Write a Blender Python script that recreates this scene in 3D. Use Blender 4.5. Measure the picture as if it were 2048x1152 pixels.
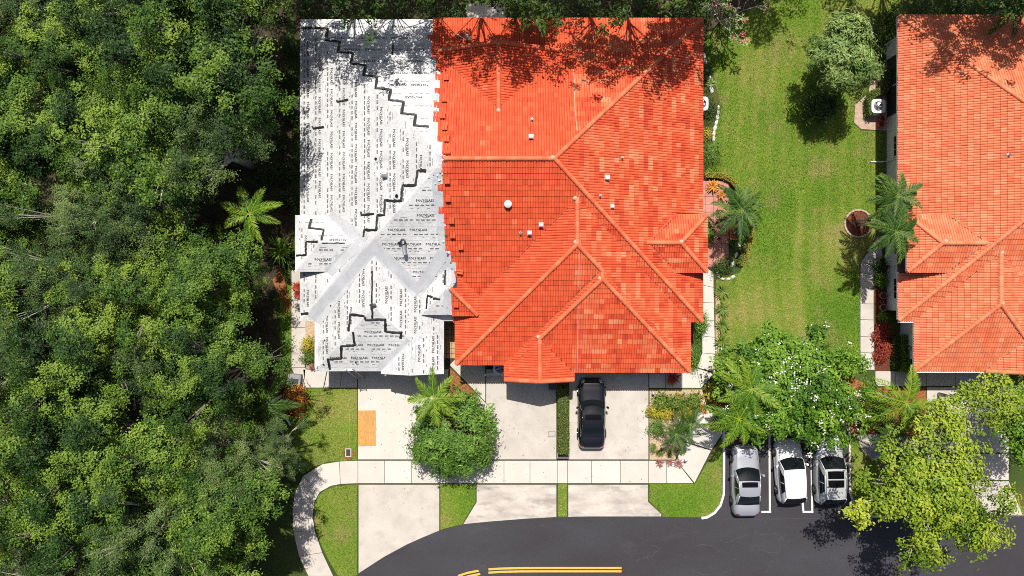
import bpy, bmesh, math, random
import numpy as np
from mathutils import Vector, Matrix
R = math.radians
for o in list(bpy.data.objects): bpy.data.objects.remove(o)
scene = bpy.context.scene
C = scene.collection

# ---------------------------------------------------------------- camera, sky, sun, exposure
CAMH = 48.0           # drone height in metres
S = 29.3              # photo pixels per metre on the ground
cam_d = bpy.data.cameras.new('Camera'); cam = bpy.data.objects.new('Camera', cam_d); C.objects.link(cam)
cam.location = (0, 0, CAMH); cam.rotation_euler = (0, 0, 0)
cam_d.sensor_width = 36; cam_d.lens = 36 * CAMH / (2048 / S); cam_d.clip_end = 1000
scene.camera = cam
SUN_EL = R(62); SUN_AZ = R(-5.0)      # the sun stands behind the roofs, towards the top of the photo
world = bpy.data.worlds.new('World'); scene.world = world; world.use_nodes = True
wn = world.node_tree.nodes; wl = world.node_tree.links
sky = wn.new('ShaderNodeTexSky'); sky.sky_type = 'NISHITA'; sky.sun_disc = False
sky.sun_elevation = SUN_EL; sky.sun_rotation = SUN_AZ; sky.air_density = 0.7; sky.dust_density = 2.5; sky.ozone_density = 0.6
bgn = wn['Background']; wl.new(sky.outputs[0], bgn.inputs[0]); bgn.inputs[1].default_value = 0.085
sun_d = bpy.data.lights.new('Sun', 'SUN'); sun_d.energy = 5.0; sun_d.angle = R(0.5); sun_d.color = (1.0, 0.955, 0.88)
sun = bpy.data.objects.new('Sun', sun_d); C.objects.link(sun)
sdir = Vector((math.sin(SUN_AZ) * math.cos(SUN_EL), math.cos(SUN_AZ) * math.cos(SUN_EL), math.sin(SUN_EL)))
sun.rotation_euler = sdir.to_track_quat('Z', 'Y').to_euler(); sun.location = (0, 20, 60)
vs = scene.view_settings; vs.view_transform = 'Standard'; vs.look = 'None'; vs.gamma = 1.0; vs.use_curve_mapping = False
vs.exposure = 0.38
scene.render.film_transparent = False
try:
    scene.cycles.use_denoising = False; scene.cycles.filter_width = 1.0; scene.cycles.max_bounces = 6; scene.cycles.diffuse_bounces = 3
    scene.cycles.transmission_bounces = 3; scene.cycles.transparent_max_bounces = 4; scene.cycles.caustics_reflective = False
except Exception: pass

# ---------------------------------------------------------------- helpers
def G(px, py, z=0.0):
    """a spot seen at this photo pixel and standing z metres above the ground"""
    k = (CAMH - z) / CAMH / S
    return Vector(((px - 1024) * k, -(py - 576) * k, z))
def tag(o, label=None, cat=None, group=None, kind=None):
    if label: o['label'] = label
    if cat: o['category'] = cat
    if group: o['group'] = group
    if kind: o['kind'] = kind
    return o
def empty(name, loc=(0, 0, 0), label=None, cat=None, group=None, kind=None, rz=0):
    o = bpy.data.objects.new(name, None); C.objects.link(o); o.location = loc; o.rotation_euler.z = rz
    o.empty_display_size = .2
    return tag(o, label, cat, group, kind)
def link(name, me, parent=None, m=None, loc=None):
    o = bpy.data.objects.new(name, me); C.objects.link(o)
    if m and not me.materials: me.materials.append(m)
    if parent: o.parent = parent
    if loc is not None: o.location = loc
    return o
def mesh(name, verts, faces, m=None, smooth=False):
    me = bpy.data.meshes.new(name); me.from_pydata([tuple(v) for v in verts], [], [tuple(f) for f in faces]); me.update()
    if smooth: me.polygons.foreach_set('use_smooth', [True] * len(me.polygons))
    if m: me.materials.append(m)
    return me
def npmesh(name, V, F, m=None, tint=None, smooth=False, flat_=False):
    """V (n,3), F (k,4 or 3) numpy arrays"""
    V = np.asarray(V, dtype=np.float32); F = np.asarray(F, dtype=np.int32); k = F.shape[1]
    me = bpy.data.meshes.new(name); me.vertices.add(len(V)); me.vertices.foreach_set('co', V.ravel())
    me.loops.add(F.size); me.loops.foreach_set('vertex_index', F.ravel())
    me.polygons.add(len(F)); me.polygons.foreach_set('loop_start', np.arange(0, F.size, k, dtype=np.int32))
    try: me.polygons.foreach_set('loop_total', np.full(len(F), k, dtype=np.int32))
    except Exception: pass
    me.update(calc_edges=True)
    if tint is not None:
        a = me.attributes.new('tint', 'FLOAT', 'FACE'); a.data.foreach_set('value', np.asarray(tint, dtype=np.float32))
    if smooth or flat_: me.polygons.foreach_set('use_smooth', np.full(len(F), bool(smooth)))
    if m: me.materials.append(m)
    return me
class MB:
    """collects shapes for ONE mesh"""
    def __init__(s): s.v = []; s.f = []; s.mi = []
    def add(s, v, f, mi=0):
        b = len(s.v); s.v += [tuple(p) for p in v]; s.f += [tuple(i + b for i in q) for q in f]; s.mi += [mi] * len(f); return s
    def box(s, x0, x1, y0, y1, z0, z1, M=None, mi=0):
        v = [Vector(p) for p in ((x0, y0, z0), (x1, y0, z0), (x1, y1, z0), (x0, y1, z0), (x0, y0, z1), (x1, y0, z1), (x1, y1, z1), (x0, y1, z1))]
        if M: v = [M @ p for p in v]
        return s.add(v, ((3, 2, 1, 0), (4, 5, 6, 7), (0, 1, 5, 4), (1, 2, 6, 5), (2, 3, 7, 6), (3, 0, 4, 7)), mi)
    def prism(s, poly, z0, z1, mi=0):
        n = len(poly); a = sum(poly[i][0] * poly[(i + 1) % n][1] - poly[(i + 1) % n][0] * poly[i][1] for i in range(n))
        if a < 0: poly = poly[::-1]
        v = [(p[0], p[1], z0) for p in poly] + [(p[0], p[1], z1) for p in poly]
        return s.add(v, [tuple(range(n, 2 * n)), tuple(range(n - 1, -1, -1))] + [(i, (i + 1) % n, n + (i + 1) % n, n + i) for i in range(n)], mi)
    def tube(s, pts, rad, n=6, cap=True, mi=0):
        pts = [Vector(p) for p in pts]; rings = []
        if not hasattr(rad, '__len__'): rad = [rad] * len(pts)
        b = len(s.v)
        for i, p in enumerate(pts):
            d = (pts[min(i + 1, len(pts) - 1)] - pts[max(i - 1, 0)]).normalized()
            a = Vector((0, 0, 1)) if abs(d.z) < .9 else Vector((1, 0, 0))
            x = d.cross(a).normalized(); y = d.cross(x).normalized()
            s.v += [tuple(p + (x * math.cos(t) + y * math.sin(t)) * rad[i]) for t in [2 * math.pi * k / n for k in range(n)]]
        for i in range(len(pts) - 1):
            for k in range(n):
                k2 = (k + 1) % n; s.f.append((b + i * n + k, b + (i + 1) * n + k, b + (i + 1) * n + k2, b + i * n + k2)); s.mi.append(mi)
        if cap:
            s.f.append(tuple(b + k for k in range(n))); s.f.append(tuple(b + (len(pts) - 1) * n + k for k in range(n - 1, -1, -1))); s.mi += [mi, mi]
        return s
    def lathe(s, prof, n=16, c=(0, 0), mi=0, M=None):
        b = len(s.v)
        for r, z in prof:
            for k in range(n):
                p = Vector((c[0] + r * math.cos(2 * math.pi * k / n), c[1] + r * math.sin(2 * math.pi * k / n), z)); s.v.append(tuple(M @ p if M else p))
        for i in range(len(prof) - 1):
            for k in range(n):
                k2 = (k + 1) % n; s.f.append((b + i * n + k, b + i * n + k2, b + (i + 1) * n + k2, b + (i + 1) * n + k)); s.mi.append(mi)
        return s
    def mesh(s, name, mats, smooth=False):
        me = bpy.data.meshes.new(name); me.from_pydata(s.v, [], s.f); me.update()
        if not isinstance(mats, (list, tuple)): mats = [mats]
        for m in mats: me.materials.append(m)
        if len(mats) > 1: me.polygons.foreach_set('material_index', s.mi)
        if smooth: me.polygons.foreach_set('use_smooth', [True] * len(me.polygons))
        return me
    def obj(s, name, mats, parent=None, smooth=False, loc=None): return link(name, s.mesh(name, mats, smooth), parent, None, loc)

# ---------------------------------------------------------------- materials
def nodes(name):
    m = bpy.data.materials.new(name); m.use_nodes = True; t = m.node_tree
    return m, t.nodes, t.links, t.nodes['Principled BSDF']
def ramp(n, stops):
    r = n.new('ShaderNodeValToRGB'); e = r.color_ramp.elements
    while len(e) < len(stops): e.new(.5)
    for el, (p, c) in zip(e, stops): el.position = p; el.color = (*c, 1)
    return r
def pm(name, stops, scale=3.0, rough=.85, detail=6, fine=None, bump=0, bscale=None, spec=.3, metal=0, coat=0, stretch=None, distort=0, second=None, vary=0):
    """surface whose colour wanders through stops with noise; fine=(scale, amount) multiplies a small grain, second=(scale, colour, lo, hi) adds stains"""
    m, n, l, b = nodes(name)
    tc = n.new('ShaderNodeTexCoord'); src = tc.outputs['Object']
    if stretch:
        mp = n.new('ShaderNodeMapping'); mp.inputs['Scale'].default_value = stretch; l.new(src, mp.inputs[0]); src = mp.outputs[0]
    nz = n.new('ShaderNodeTexNoise'); nz.inputs['Scale'].default_value = scale; nz.inputs['Detail'].default_value = detail
    nz.inputs['Distortion'].default_value = distort; l.new(src, nz.inputs[0])
    if len(stops) == 1: stops = [(0.3, stops[0][1] if isinstance(stops[0][1], tuple) else stops[0])] * 2
    r = ramp(n, stops); l.new(nz.outputs[0], r.inputs[0]); col = r.outputs[0]
    if second:
        n2 = n.new('ShaderNodeTexNoise'); n2.inputs['Scale'].default_value = second[0]; n2.inputs['Detail'].default_value = 8; n2.inputs['Roughness'].default_value = .65; l.new(src, n2.inputs[0])
        r2 = ramp(n, [(second[2], (0, 0, 0)), (second[3], (1, 1, 1))]); l.new(n2.outputs[0], r2.inputs[0])
        mx = n.new('ShaderNodeMix'); mx.data_type = 'RGBA'; l.new(r2.outputs[0], mx.inputs[0]); l.new(col, mx.inputs[6]); mx.inputs[7].default_value = (*second[1], 1); col = mx.outputs[2]
    if fine:
        n3 = n.new('ShaderNodeTexNoise'); n3.inputs['Scale'].default_value = fine[0]; n3.inputs['Detail'].default_value = 3; l.new(src, n3.inputs[0])
        a = fine[1]; r3 = ramp(n, [(.3, (1 - a,) * 3), (.7, (1 + a,) * 3)]); l.new(n3.outputs[0], r3.inputs[0])
        mx = n.new('ShaderNodeMix'); mx.data_type = 'RGBA'; mx.blend_type = 'MULTIPLY'; mx.inputs[0].default_value = 1; l.new(col, mx.inputs[6]); l.new(r3.outputs[0], mx.inputs[7]); col = mx.outputs[2]
    if vary:
        oi = n.new('ShaderNodeObjectInfo'); rv = ramp(n, [(0, (1 - vary,) * 3), (1, (1 + vary * .6,) * 3)]); l.new(oi.outputs['Random'], rv.inputs[0])
        mx = n.new('ShaderNodeMix'); mx.data_type = 'RGBA'; mx.blend_type = 'MULTIPLY'; mx.inputs[0].default_value = 1; l.new(col, mx.inputs[6]); l.new(rv.outputs[0], mx.inputs[7]); col = mx.outputs[2]
    l.new(col, b.inputs['Base Color']); b.inputs['Roughness'].default_value = rough; b.inputs['Specular IOR Level'].default_value = spec
    b.inputs['Metallic'].default_value = metal; b.inputs['Coat Weight'].default_value = coat; b.inputs['Coat Roughness'].default_value = .03
    if bump:
        nb = n.new('ShaderNodeTexNoise'); nb.inputs['Scale'].default_value = bscale or scale * 8; nb.inputs['Detail'].default_value = 4; l.new(src, nb.inputs[0])
        bp = n.new('ShaderNodeBump'); bp.inputs['Strength'].default_value = bump; bp.inputs['Distance'].default_value = .02
        l.new(nb.outputs[0], bp.inputs['Height']); l.new(bp.outputs[0], b.inputs['Normal'])
    return m
def flat(name, c, rough=.6, **k): return pm(name, [(.35, tuple(x * .93 for x in c)), (.65, tuple(min(1, x * 1.05) for x in c))], 4, rough, **k)
def tintmat(name, stops, rough=.75, source='attr', transl=0, spec=.3, grain=None, lighten=(1.5, 1.7, .9), vary=0):
    """colour from the tint of each piece (face attribute, or the object's own colour)"""
    m, n, l, b = nodes(name)
    if source == 'attr': a = n.new('ShaderNodeAttribute'); a.attribute_name = 'tint'; fac = a.outputs['Fac']
    else:
        a = n.new('ShaderNodeObjectInfo'); sp = n.new('ShaderNodeSeparateColor'); l.new(a.outputs['Color'], sp.inputs[0]); fac = sp.outputs[0]
    if vary:
        oi = n.new('ShaderNodeObjectInfo'); ma = n.new('ShaderNodeMath'); ma.operation = 'MULTIPLY_ADD'; l.new(oi.outputs['Random'], ma.inputs[0]); ma.inputs[1].default_value = vary; ma.inputs[2].default_value = -vary / 2
        mc = n.new('ShaderNodeMath'); mc.use_clamp = True; l.new(fac, mc.inputs[0]); l.new(ma.outputs[0], mc.inputs[1]); fac = mc.outputs[0]
    r = ramp(n, stops); l.new(fac, r.inputs[0]); col = r.outputs[0]
    if grain:
        ge = n.new('ShaderNodeNewGeometry'); nz = n.new('ShaderNodeTexNoise'); nz.inputs['Scale'].default_value = grain[0]; nz.inputs['Detail'].default_value = 5; l.new(ge.outputs['Position'], nz.inputs[0])
        q = grain[1]; rr = ramp(n, [(.3, (1 - q,) * 3), (.7, (1 + q,) * 3)]); l.new(nz.outputs[0], rr.inputs[0])
        mx = n.new('ShaderNodeMix'); mx.data_type = 'RGBA'; mx.blend_type = 'MULTIPLY'; mx.inputs[0].default_value = 1; l.new(col, mx.inputs[6]); l.new(rr.outputs[0], mx.inputs[7]); col = mx.outputs[2]
    l.new(col, b.inputs['Base Color']); b.inputs['Roughness'].default_value = rough; b.inputs['Specular IOR Level'].default_value = spec
    if transl:
        tr = n.new('ShaderNodeBsdfTranslucent'); ml = n.new('ShaderNodeMix'); ml.data_type = 'RGBA'; ml.blend_type = 'MULTIPLY'; ml.inputs[0].default_value = 1
        l.new(col, ml.inputs[6]); ml.inputs[7].default_value = (*lighten, 1); l.new(ml.outputs[2], tr.inputs[0])
        ms = n.new('ShaderNodeMixShader'); ms.inputs[0].default_value = transl; l.new(b.outputs[0], ms.inputs[1]); l.new(tr.outputs[0], ms.inputs[2])
        l.new(ms.outputs[0], n['Material Output'].inputs[0])
    return m
TILE = [(0, (.37, .034, .016)), (.30, (.55, .074, .024)), (.6, (.56, .130, .054)), (1, (.58, .24, .125))]
M = {}
M['tile'] = tintmat('tile_field', TILE, .7, 'attr', grain=(1.3, .12))
M['tile1'] = tintmat('tile_single', TILE, .7, 'obj', grain=(1.3, .12))
M['felt'] = pm('roof_deck', [(.3, (.045, .03, .025)), (.7, (.10, .07, .06))], 2, .95, spec=.1)
M['membrane'] = pm('white_membrane', [(.3, (0.427, 0.427, 0.431)), (.7, (0.559, 0.559, 0.554))], .6, .6, fine=(11, .16), second=(1.4, (0.295, 0.295, 0.303), .56, .75), bump=.35, bscale=7, vary=.06)
M['flash'] = pm('grey_flashing_membrane', [(.3, (0.363, 0.371, 0.386)), (.7, (0.464, 0.472, 0.488))], 1.2, .55, fine=(12, .08), second=(2.5, (0.232, 0.239, 0.255), .62, .75), bump=.12, bscale=10)
M['ink'] = flat('print_ink', (.03, .03, .032), .7)
M['ink2'] = flat('pale_print_ink', (.22, .22, .23), .7)
M['tar'] = pm('roof_tar', [(.3, (.008, .008, .009)), (.7, (.02, .02, .02))], 5, .5, bump=.4, bscale=30)
M['mortar'] = pm('pale_mortar', [(.3, (0.360, 0.238, 0.158)), (.7, (0.475, 0.360, 0.259))], 6, .9)
M['stucco'] = pm('stucco_wall', [(.3, (0.585, 0.562, 0.517)), (.7, (0.675, 0.652, 0.608))], 2, .9, bump=.3, bscale=60)
M['white'] = pm('white_painted_metal', [(.3, (0.533, 0.533, 0.526)), (.7, (0.590, 0.590, 0.576))], 3, .45)
M['conc'] = pm('concrete', [(.3, (0.410, 0.370, 0.326)), (.7, (0.476, 0.439, 0.393))], .7, .9, fine=(18, .06), second=(1.1, (0.366, 0.322, 0.275), .50, .74), bump=.12, bscale=50, vary=.07)
M['conc_b'] = pm('brighter_concrete', [(.3, (0.462, 0.428, 0.383)), (.7, (0.506, 0.476, 0.429))], .9, .9, fine=(18, .05), second=(1.3, (0.410, 0.366, 0.322), .62, .85), bump=.12, bscale=50, vary=.07)
M['conc_d'] = pm('stained_concrete', [(.3, (0.352, 0.307, 0.268)), (.7, (0.499, 0.454, 0.405))], .9, .9, fine=(14, .08), second=(.8, (0.197, 0.183, 0.168), .50, .72), stretch=(.55, 1.5, 1), distort=.6)
M['joint'] = flat('dark_joint_soil', (.045, .04, .035), .95)
M['asphalt'] = pm('sealed_asphalt', [(.3, (0.029, 0.026, 0.031)), (.7, (0.041, 0.040, 0.046))], .35, .8, detail=8, fine=(25, .16), second=(.5, (0.058, 0.055, 0.062), .58, .85), stretch=(.4, 1, 1), bump=.2, bscale=60)
M['crack'] = flat('pale_asphalt_crack', (0.076, 0.071, 0.068), .9)
M['yellow'] = pm('yellow_road_paint', [(.3, (0.525, 0.315, 0.053)), (.7, (0.600, 0.375, 0.075))], 5, .7, fine=(30, .1))
M['wpaint'] = pm('white_road_paint', [(.3, (0.504, 0.497, 0.482)), (.7, (0.576, 0.569, 0.554))], 4, .7, fine=(25, .08))
M['ground'] = pm('ground_turf', [(.28, (0.021, 0.041, 0.007)), (.5, (0.041, 0.064, 0.011)), (.72, (0.090, 0.079, 0.022))], .25, .95, fine=(14, .35), second=(.6, (0.112, 0.075, 0.034), .62, .8))
M['lawn'] = pm('lawn_turf', [(.28, (0.066, 0.141, 0.008)), (.5, (0.104, 0.176, 0.013)), (.72, (0.175, 0.188, 0.038))], .22, .95, detail=7, fine=(22, .4), second=(.40, (0.209, 0.171, 0.063), .52, .72), bump=.5, bscale=40)
M['soil'] = pm('forest_floor', [(.3, (.028, .020, .013)), (.55, (.05, .042, .02)), (.75, (.08, .055, .03))], 1.2, .95, fine=(16, .4))
M['mulch'] = pm('orange_brown_mulch', [(.3, (0.143, 0.046, 0.015)), (.6, (0.270, 0.105, 0.038)), (.8, (0.345, 0.173, 0.075))], 9, .95, fine=(25, .35), bump=.7, bscale=30)
M['mulch_r'] = pm('dark_red_mulch', [(.3, (0.075, 0.021, 0.012)), (.7, (0.150, 0.044, 0.026))], 9, .95, fine=(25, .35), bump=.7, bscale=30)
M['gravel'] = pm('tan_gravel', [(.3, (0.315, 0.217, 0.128)), (.7, (0.510, 0.398, 0.270))], 14, .95, fine=(30, .3), bump=.6, bscale=30)
M['terra'] = pm('terracotta', [(.3, (0.315, 0.105, 0.053)), (.7, (0.405, 0.158, 0.090))], 5, .8)
M['patio'] = pm('pink_patio_tile', [(.3, (0.375, 0.154, 0.112)), (.7, (0.465, 0.217, 0.169))], 2, .8, fine=(20, .08), vary=.1)
M['tan'] = pm('tan_entry_tile', [(.3, (0.375, 0.232, 0.105)), (.7, (0.450, 0.300, 0.158))], 4, .7)
M['stone'] = pm('white_edging_stone', [(.3, (0.475, 0.454, 0.418)), (.7, (0.576, 0.562, 0.533))], 6, .9, bump=.3)
M['brick'] = pm('tan_edging_brick', [(.3, (.30, .20, .14)), (.7, (.44, .33, .25))], 6, .9)
M['bark'] = pm('grey_bark', [(.3, (.13, .11, .09)), (.7, (.27, .24, .20))], 5, .9, stretch=(1, 1, .3), bump=.5)
M['palebark'] = pm('pale_bark', [(.3, (.36, .32, .27)), (.7, (.55, .51, .45))], 5, .9, bump=.4)
M['steel'] = pm('galvanised_metal', [(.3, (.45, .46, .47)), (.7, (.58, .59, .60))], 5, .35, metal=.7)
M['alu'] = pm('ladder_aluminium', [(.3, (.30, .31, .32)), (.7, (.42, .43, .44))], 5, .45, metal=.5)
M['black'] = flat('black_plastic', (.012, .012, .013), .5)
M['dark'] = flat('dark_grille', (.035, .036, .038), .5)
M['grey'] = flat('grey_plastic', (.22, .225, .23), .6)
M['ply'] = pm('plywood', [(.3, (0.352, 0.169, 0.041)), (.55, (0.465, 0.251, 0.079)), (.75, (0.525, 0.315, 0.128))], 2.2, .8, stretch=(5, .8, 1), distort=2.0, fine=(20, .08))
M['glass'] = flat('dark_window_glass', (.015, .018, .02), .05, spec=.6)
M['rubber'] = flat('tyre_rubber', (.02, .02, .02), .8)
# ---------------------------------------------------------------- ground, road, paving
def g2(pts): return [tuple(G(*p)[:2]) for p in pts]
def sheet(name, pts, z, m, parent=None, kind='structure', label=None):
    me = bpy.data.meshes.new(name); bm = bmesh.new()
    bm.faces.new([bm.verts.new((x, y, z)) for x, y in g2(pts)]); bmesh.ops.recalc_face_normals(bm, faces=bm.faces[:])
    for f in bm.faces:
        if f.normal.z < 0: f.normal_flip()
    bmesh.ops.triangulate(bm, faces=bm.faces[:]); bm.to_mesh(me); bm.free()
    o = link(name, me, parent, m)
    if kind and not parent: o['kind'] = kind
    if label: o['label'] = label
    return o
ground = tag(link('ground', mesh('ground', [(-300, -300, 0), (300, -300, 0), (300, 300, 0), (-300, 300, 0)], [(0, 1, 2, 3)], M['ground'])), kind='structure')
sheet('forest_floor', [(-600, -400), (560, -400), (575, 60), (592, 400), (575, 520), (545, 600), (560, 700), (560, 800), (500, 1000), (470, 1300), (-600, 1300)], .004, M['soil'])
sheet('forest_floor', [(560, -400), (1830, -400), (1830, -6), (1640, -30), (1520, 20), (1410, 60), (1410, 75), (590, 75)], .005, M['soil'])
lawn_polys = [
    [(1412, 70), (1520, 5), (1640, -50), (1800, -50), (1800, 60), (1745, 90), (1735, 180), (1712, 205), (1706, 245), (1722, 262), (1772, 262), (1772, 480), (1740, 495), (1722, 520), (1722, 720), (1690, 800), (1440, 800), (1432, 740), (1432, 560), (1480, 545), (1500, 500), (1503, 420), (1480, 375), (1455, 350), (1412, 345), (1425, 300), (1430, 250), (1438, 200), (1425, 140), (1412, 110)],
    [(604, 777), (714, 777), (714, 920), (660, 923), (630, 932), (606, 948), (575, 930), (560, 860), (585, 830)],
    [(714, 969), (714, 1152), (690, 1180), (676, 1152), (655, 1116), (642, 1088), (632, 1058), (628, 1034), (630, 1006), (637, 992), (650, 980), (668, 973)],
    [(881, 968), (951, 968), (951, 1003), (924, 1048), (881, 1059)],
    [(1116, 968), (1134, 968), (1134, 1033), (1116, 1033)],
    [(1299, 968), (1390, 968), (1445, 872), (1445, 990), (1438, 1012), (1420, 1030), (1400, 1034), (1325, 1033), (1325, 1027), (1299, 1002)],
    [(1702, 870), (1760, 870), (1850, 1000), (1850, 1031), (1740, 1031), (1718, 1020), (1704, 998)],
    [(1990, 1012), (2100, 1012), (2100, 1032), (2015, 1032)],
    [(560, 600), (583, 560), (583, 740), (560, 740)],
]
for p in lawn_polys: sheet('lawn', p, .010, M['lawn'])
# road with the parking bay
road_edge = [(600, 1215), (650, 1190), (714, 1149), (767, 1114.5), (814, 1089), (849, 1073.5), (879, 1061), (925, 1049), (981, 1043.5), (1052, 1038), (1114, 1034.5), (1180, 1033.5), (1322, 1033.5), (1403, 1036)]
sheet('road', road_edge + [(1420, 1032), (1437, 1016), (1446, 990), (1446, 850), (1699, 850), (1699, 985), (1706, 1005), (1718, 1021), (1736, 1032), (2600, 1032), (2600, 1500), (600, 1500)], .014, M['asphalt'])
# joints bed under all concrete and the slabs
bed = empty('driveway_concrete', kind='structure'); walk = empty('sidewalk', kind='structure')
def slab(parent, pts, m, z=.045, gap=.014, name='slab'):
    """one concrete slab, shrunk a little so that the joint shows"""
    P = [Vector(p) for p in g2(pts)]; c = sum(P, Vector((0, 0))) / len(P); n = len(P)
    area = sum(P[i].x * P[(i + 1) % n].y - P[(i + 1) % n].x * P[i].y for i in range(n))
    if area < 0: P = P[::-1]
    Q = []
    for i in range(n):
        a, b, d = P[i - 1], P[i], P[(i + 1) % n]
        e1 = (b - a).normalized(); e2 = (d - b).normalized(); n1 = Vector((-e1.y, e1.x)); n2 = Vector((-e2.y, e2.x))
        t = n1 + n2; k = gap / max(.35, 1 + n1.dot(n2)); Q.append(b + t * k)
    mb = MB(); n = len(Q)
    bev = .012; Q2 = []
    for i in range(n):
        a, b, d = Q[i - 1], Q[i], Q[(i + 1) % n]
        e1 = (b - a).normalized(); e2 = (d - b).normalized(); n1 = Vector((-e1.y, e1.x)); n2 = Vector((-e2.y, e2.x)); Q2.append(b + (n1 + n2) * (bev / max(.35, 1 + n1.dot(n2))))
    v = [(q.x, q.y, 0) for q in Q] + [(q.x, q.y, z - .008) for q in Q] + [(q.x, q.y, z) for q in Q2]
    f = [tuple(range(2 * n, 3 * n))] + [(i, (i + 1) % n, n + (i + 1) % n, n + i) for i in range(n)] + [(n + i, n + (i + 1) % n, 2 * n + (i + 1) % n, 2 * n + i) for i in range(n)]
    mb.add(v, f); return mb.obj(name, m, parent)
def bedsheet(pts, parent): sheet('joint_bed', pts, .018, M['joint'], parent)
# driveways (upper) and aprons (lower)
D = M['conc']
def slabs(pts, m=D, parent=bed, bedded=True):
    if bedded: bedsheet(pts, parent)
    slab(parent, pts, m)
slabs([(716, 777), (716, 738), (897, 738), (897, 762), (880, 800), (880, 919), (716, 919)], M['conc_b'])
slabs([(972, 738), (1113, 738), (1113, 919), (953, 919), (953, 787), (972, 806)])
slabs([(899, 730), (912, 716), (971, 716), (971, 804)])
slabs([(1138, 735), (1297, 735), (1297, 919), (1138, 919)])
slabs([(717, 969), (879, 969), (879, 1061), (849, 1073.5), (814, 1089), (767, 1114.5), (717, 1147)])
slabs([(953, 969), (1113, 969), (1113, 1034), (1052, 1037.5), (981, 1043), (926, 1048.5), (953, 1004)], M['conc_d'])
slabs([(1136, 969), (1296, 969), (1296, 1003), (1323, 1028), (1322, 1033), (1180, 1033), (1136, 1033.8)], M['conc_d'])
# sidewalk slabs
xs = [716, 769, 823, 879, 915, 952, 1008, 1060, 1114.5, 1135, 1183, 1240.5, 1297, 1333]
bedsheet([(716, 920.5), (1350, 920.5), (1388, 967), (716, 967)], walk)
for a, b in zip(xs, xs[1:]): slab(walk, [(a, 921), (b, 921), (b, 966.5), (a, 966.5)], M['conc_b'])
slab(walk, [(1333, 921), (1352, 921), (1387, 966.5), (1333, 966.5)], M['conc_b'])
slab(walk, [(1352, 921), (1367, 884), (1422, 901), (1389, 966)], M['conc_b'])
slab(walk, [(1368, 882), (1408, 800), (1436, 838), (1444, 868), (1423, 899)], M['conc_b'])
bedsheet([(1352, 921), (1408, 800), (1436, 838), (1444, 868), (1389, 966)], walk)
so = [(716, 921), (679, 922.5), (645, 928), (606, 952), (590, 985), (585, 1020), (586.5, 1062), (598, 1112), (617, 1152), (645, 1200)]
si = [(716, 966.5), (681, 968), (662, 972), (640, 984), (629, 1004), (626, 1034), (630, 1062), (645, 1105), (667, 1152), (692, 1200)]
bedsheet(so + si[::-1], walk)
for (i, j) in ((0, 1), (1, 3), (3, 6), (6, 7), (7, 8), (8, 9)): slab(walk, so[i:j + 1] + si[i:j + 1][::-1], M['conc_b'] if i < 2 else M['conc'])
# garden walks along the houses
gw = empty('garden_walk', kind='structure')
def walkrow(pts_a, pts_b, m):
    bedsheet(pts_a + pts_b[::-1], gw)
    for i in range(len(pts_a) - 1): slab(gw, [pts_a[i], pts_a[i + 1], pts_b[i + 1], pts_b[i]], m)
walkrow([(1298, 738), (1331, 738), (1364, 738), (1392, 735)], [(1298, 776), (1331, 776), (1364, 776), (1402, 776)], M['conc_b'])
walkrow([(1393, 735), (1404, 706), (1404, 672), (1404, 640), (1404, 605), (1404, 570), (1404, 530)], [(1430, 745), (1430, 708), (1429.5, 675), (1428.5, 641), (1428, 606), (1427, 575), (1427, 545)], M['conc_b'])
slab(gw, [(1392, 736), (1428, 747), (1402, 776)], M['conc_b']); bedsheet([(1392, 736), (1428, 747), (1402, 776)], gw)
walkrow([(655, 742), (684, 742), (715, 742)], [(648, 775.5), (680, 775.5), (715, 775.5)], M['conc_b'])
walkrow([(654, 742), (606, 738)], [(647, 775.5), (610, 775.5)], M['conc_b'])
walkrow([(583, 540), (583, 600), (583, 655), (583, 708), (583, 735), (600, 776)], [(612, 540), (612, 600), (612, 655), (612, 708), (612, 735), (609, 776)], M['conc'])
walkrow([(1757, 470), (1742, 495), (1722, 523), (1720, 545), (1720, 576), (1720, 607.5), (1720, 639), (1720, 673), (1720, 705), (1721, 740)], [(1765, 510), (1762, 520), (1752, 534), (1747, 550), (1747, 577), (1747, 608), (1747, 640), (1748, 674), (1748, 706), (1749, 740)], M['conc'])
walkrow([(1750, 742), (1790, 742), (1852, 742), (1910, 742), (2017, 742)], [(1750, 772), (1790, 772), (1852, 772), (1910, 772), (2017, 772)], M['conc'])
slabs([(1853, 774), (2017, 774), (2017, 905), (1853, 905)], M['conc'])
slabs([(1853, 907), (2017, 907), (2017, 960), (1853, 960)], M['conc'])
slabs([(1853, 962), (2017, 962), (2045, 1030), (1840, 1030)], M['conc'])
slab(gw, [(1712, 868), (1765, 868), (1790, 905), (1745, 922), (1722, 900)], M['conc_d']); slab(gw, [(1772, 872), (1850, 872), (1850, 905), (1797, 905)], M['conc_d'])
# pieces of terrace behind the roof, seen between the trees
sheet('back_terrace', [(932, 8), (1010, 4), (1012, 60), (934, 60)], .03, M['conc'])
sheet('back_terrace', [(1315, -30), (1337, -30), (1337, 16), (1315, 16)], .03, M['patio'])
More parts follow.
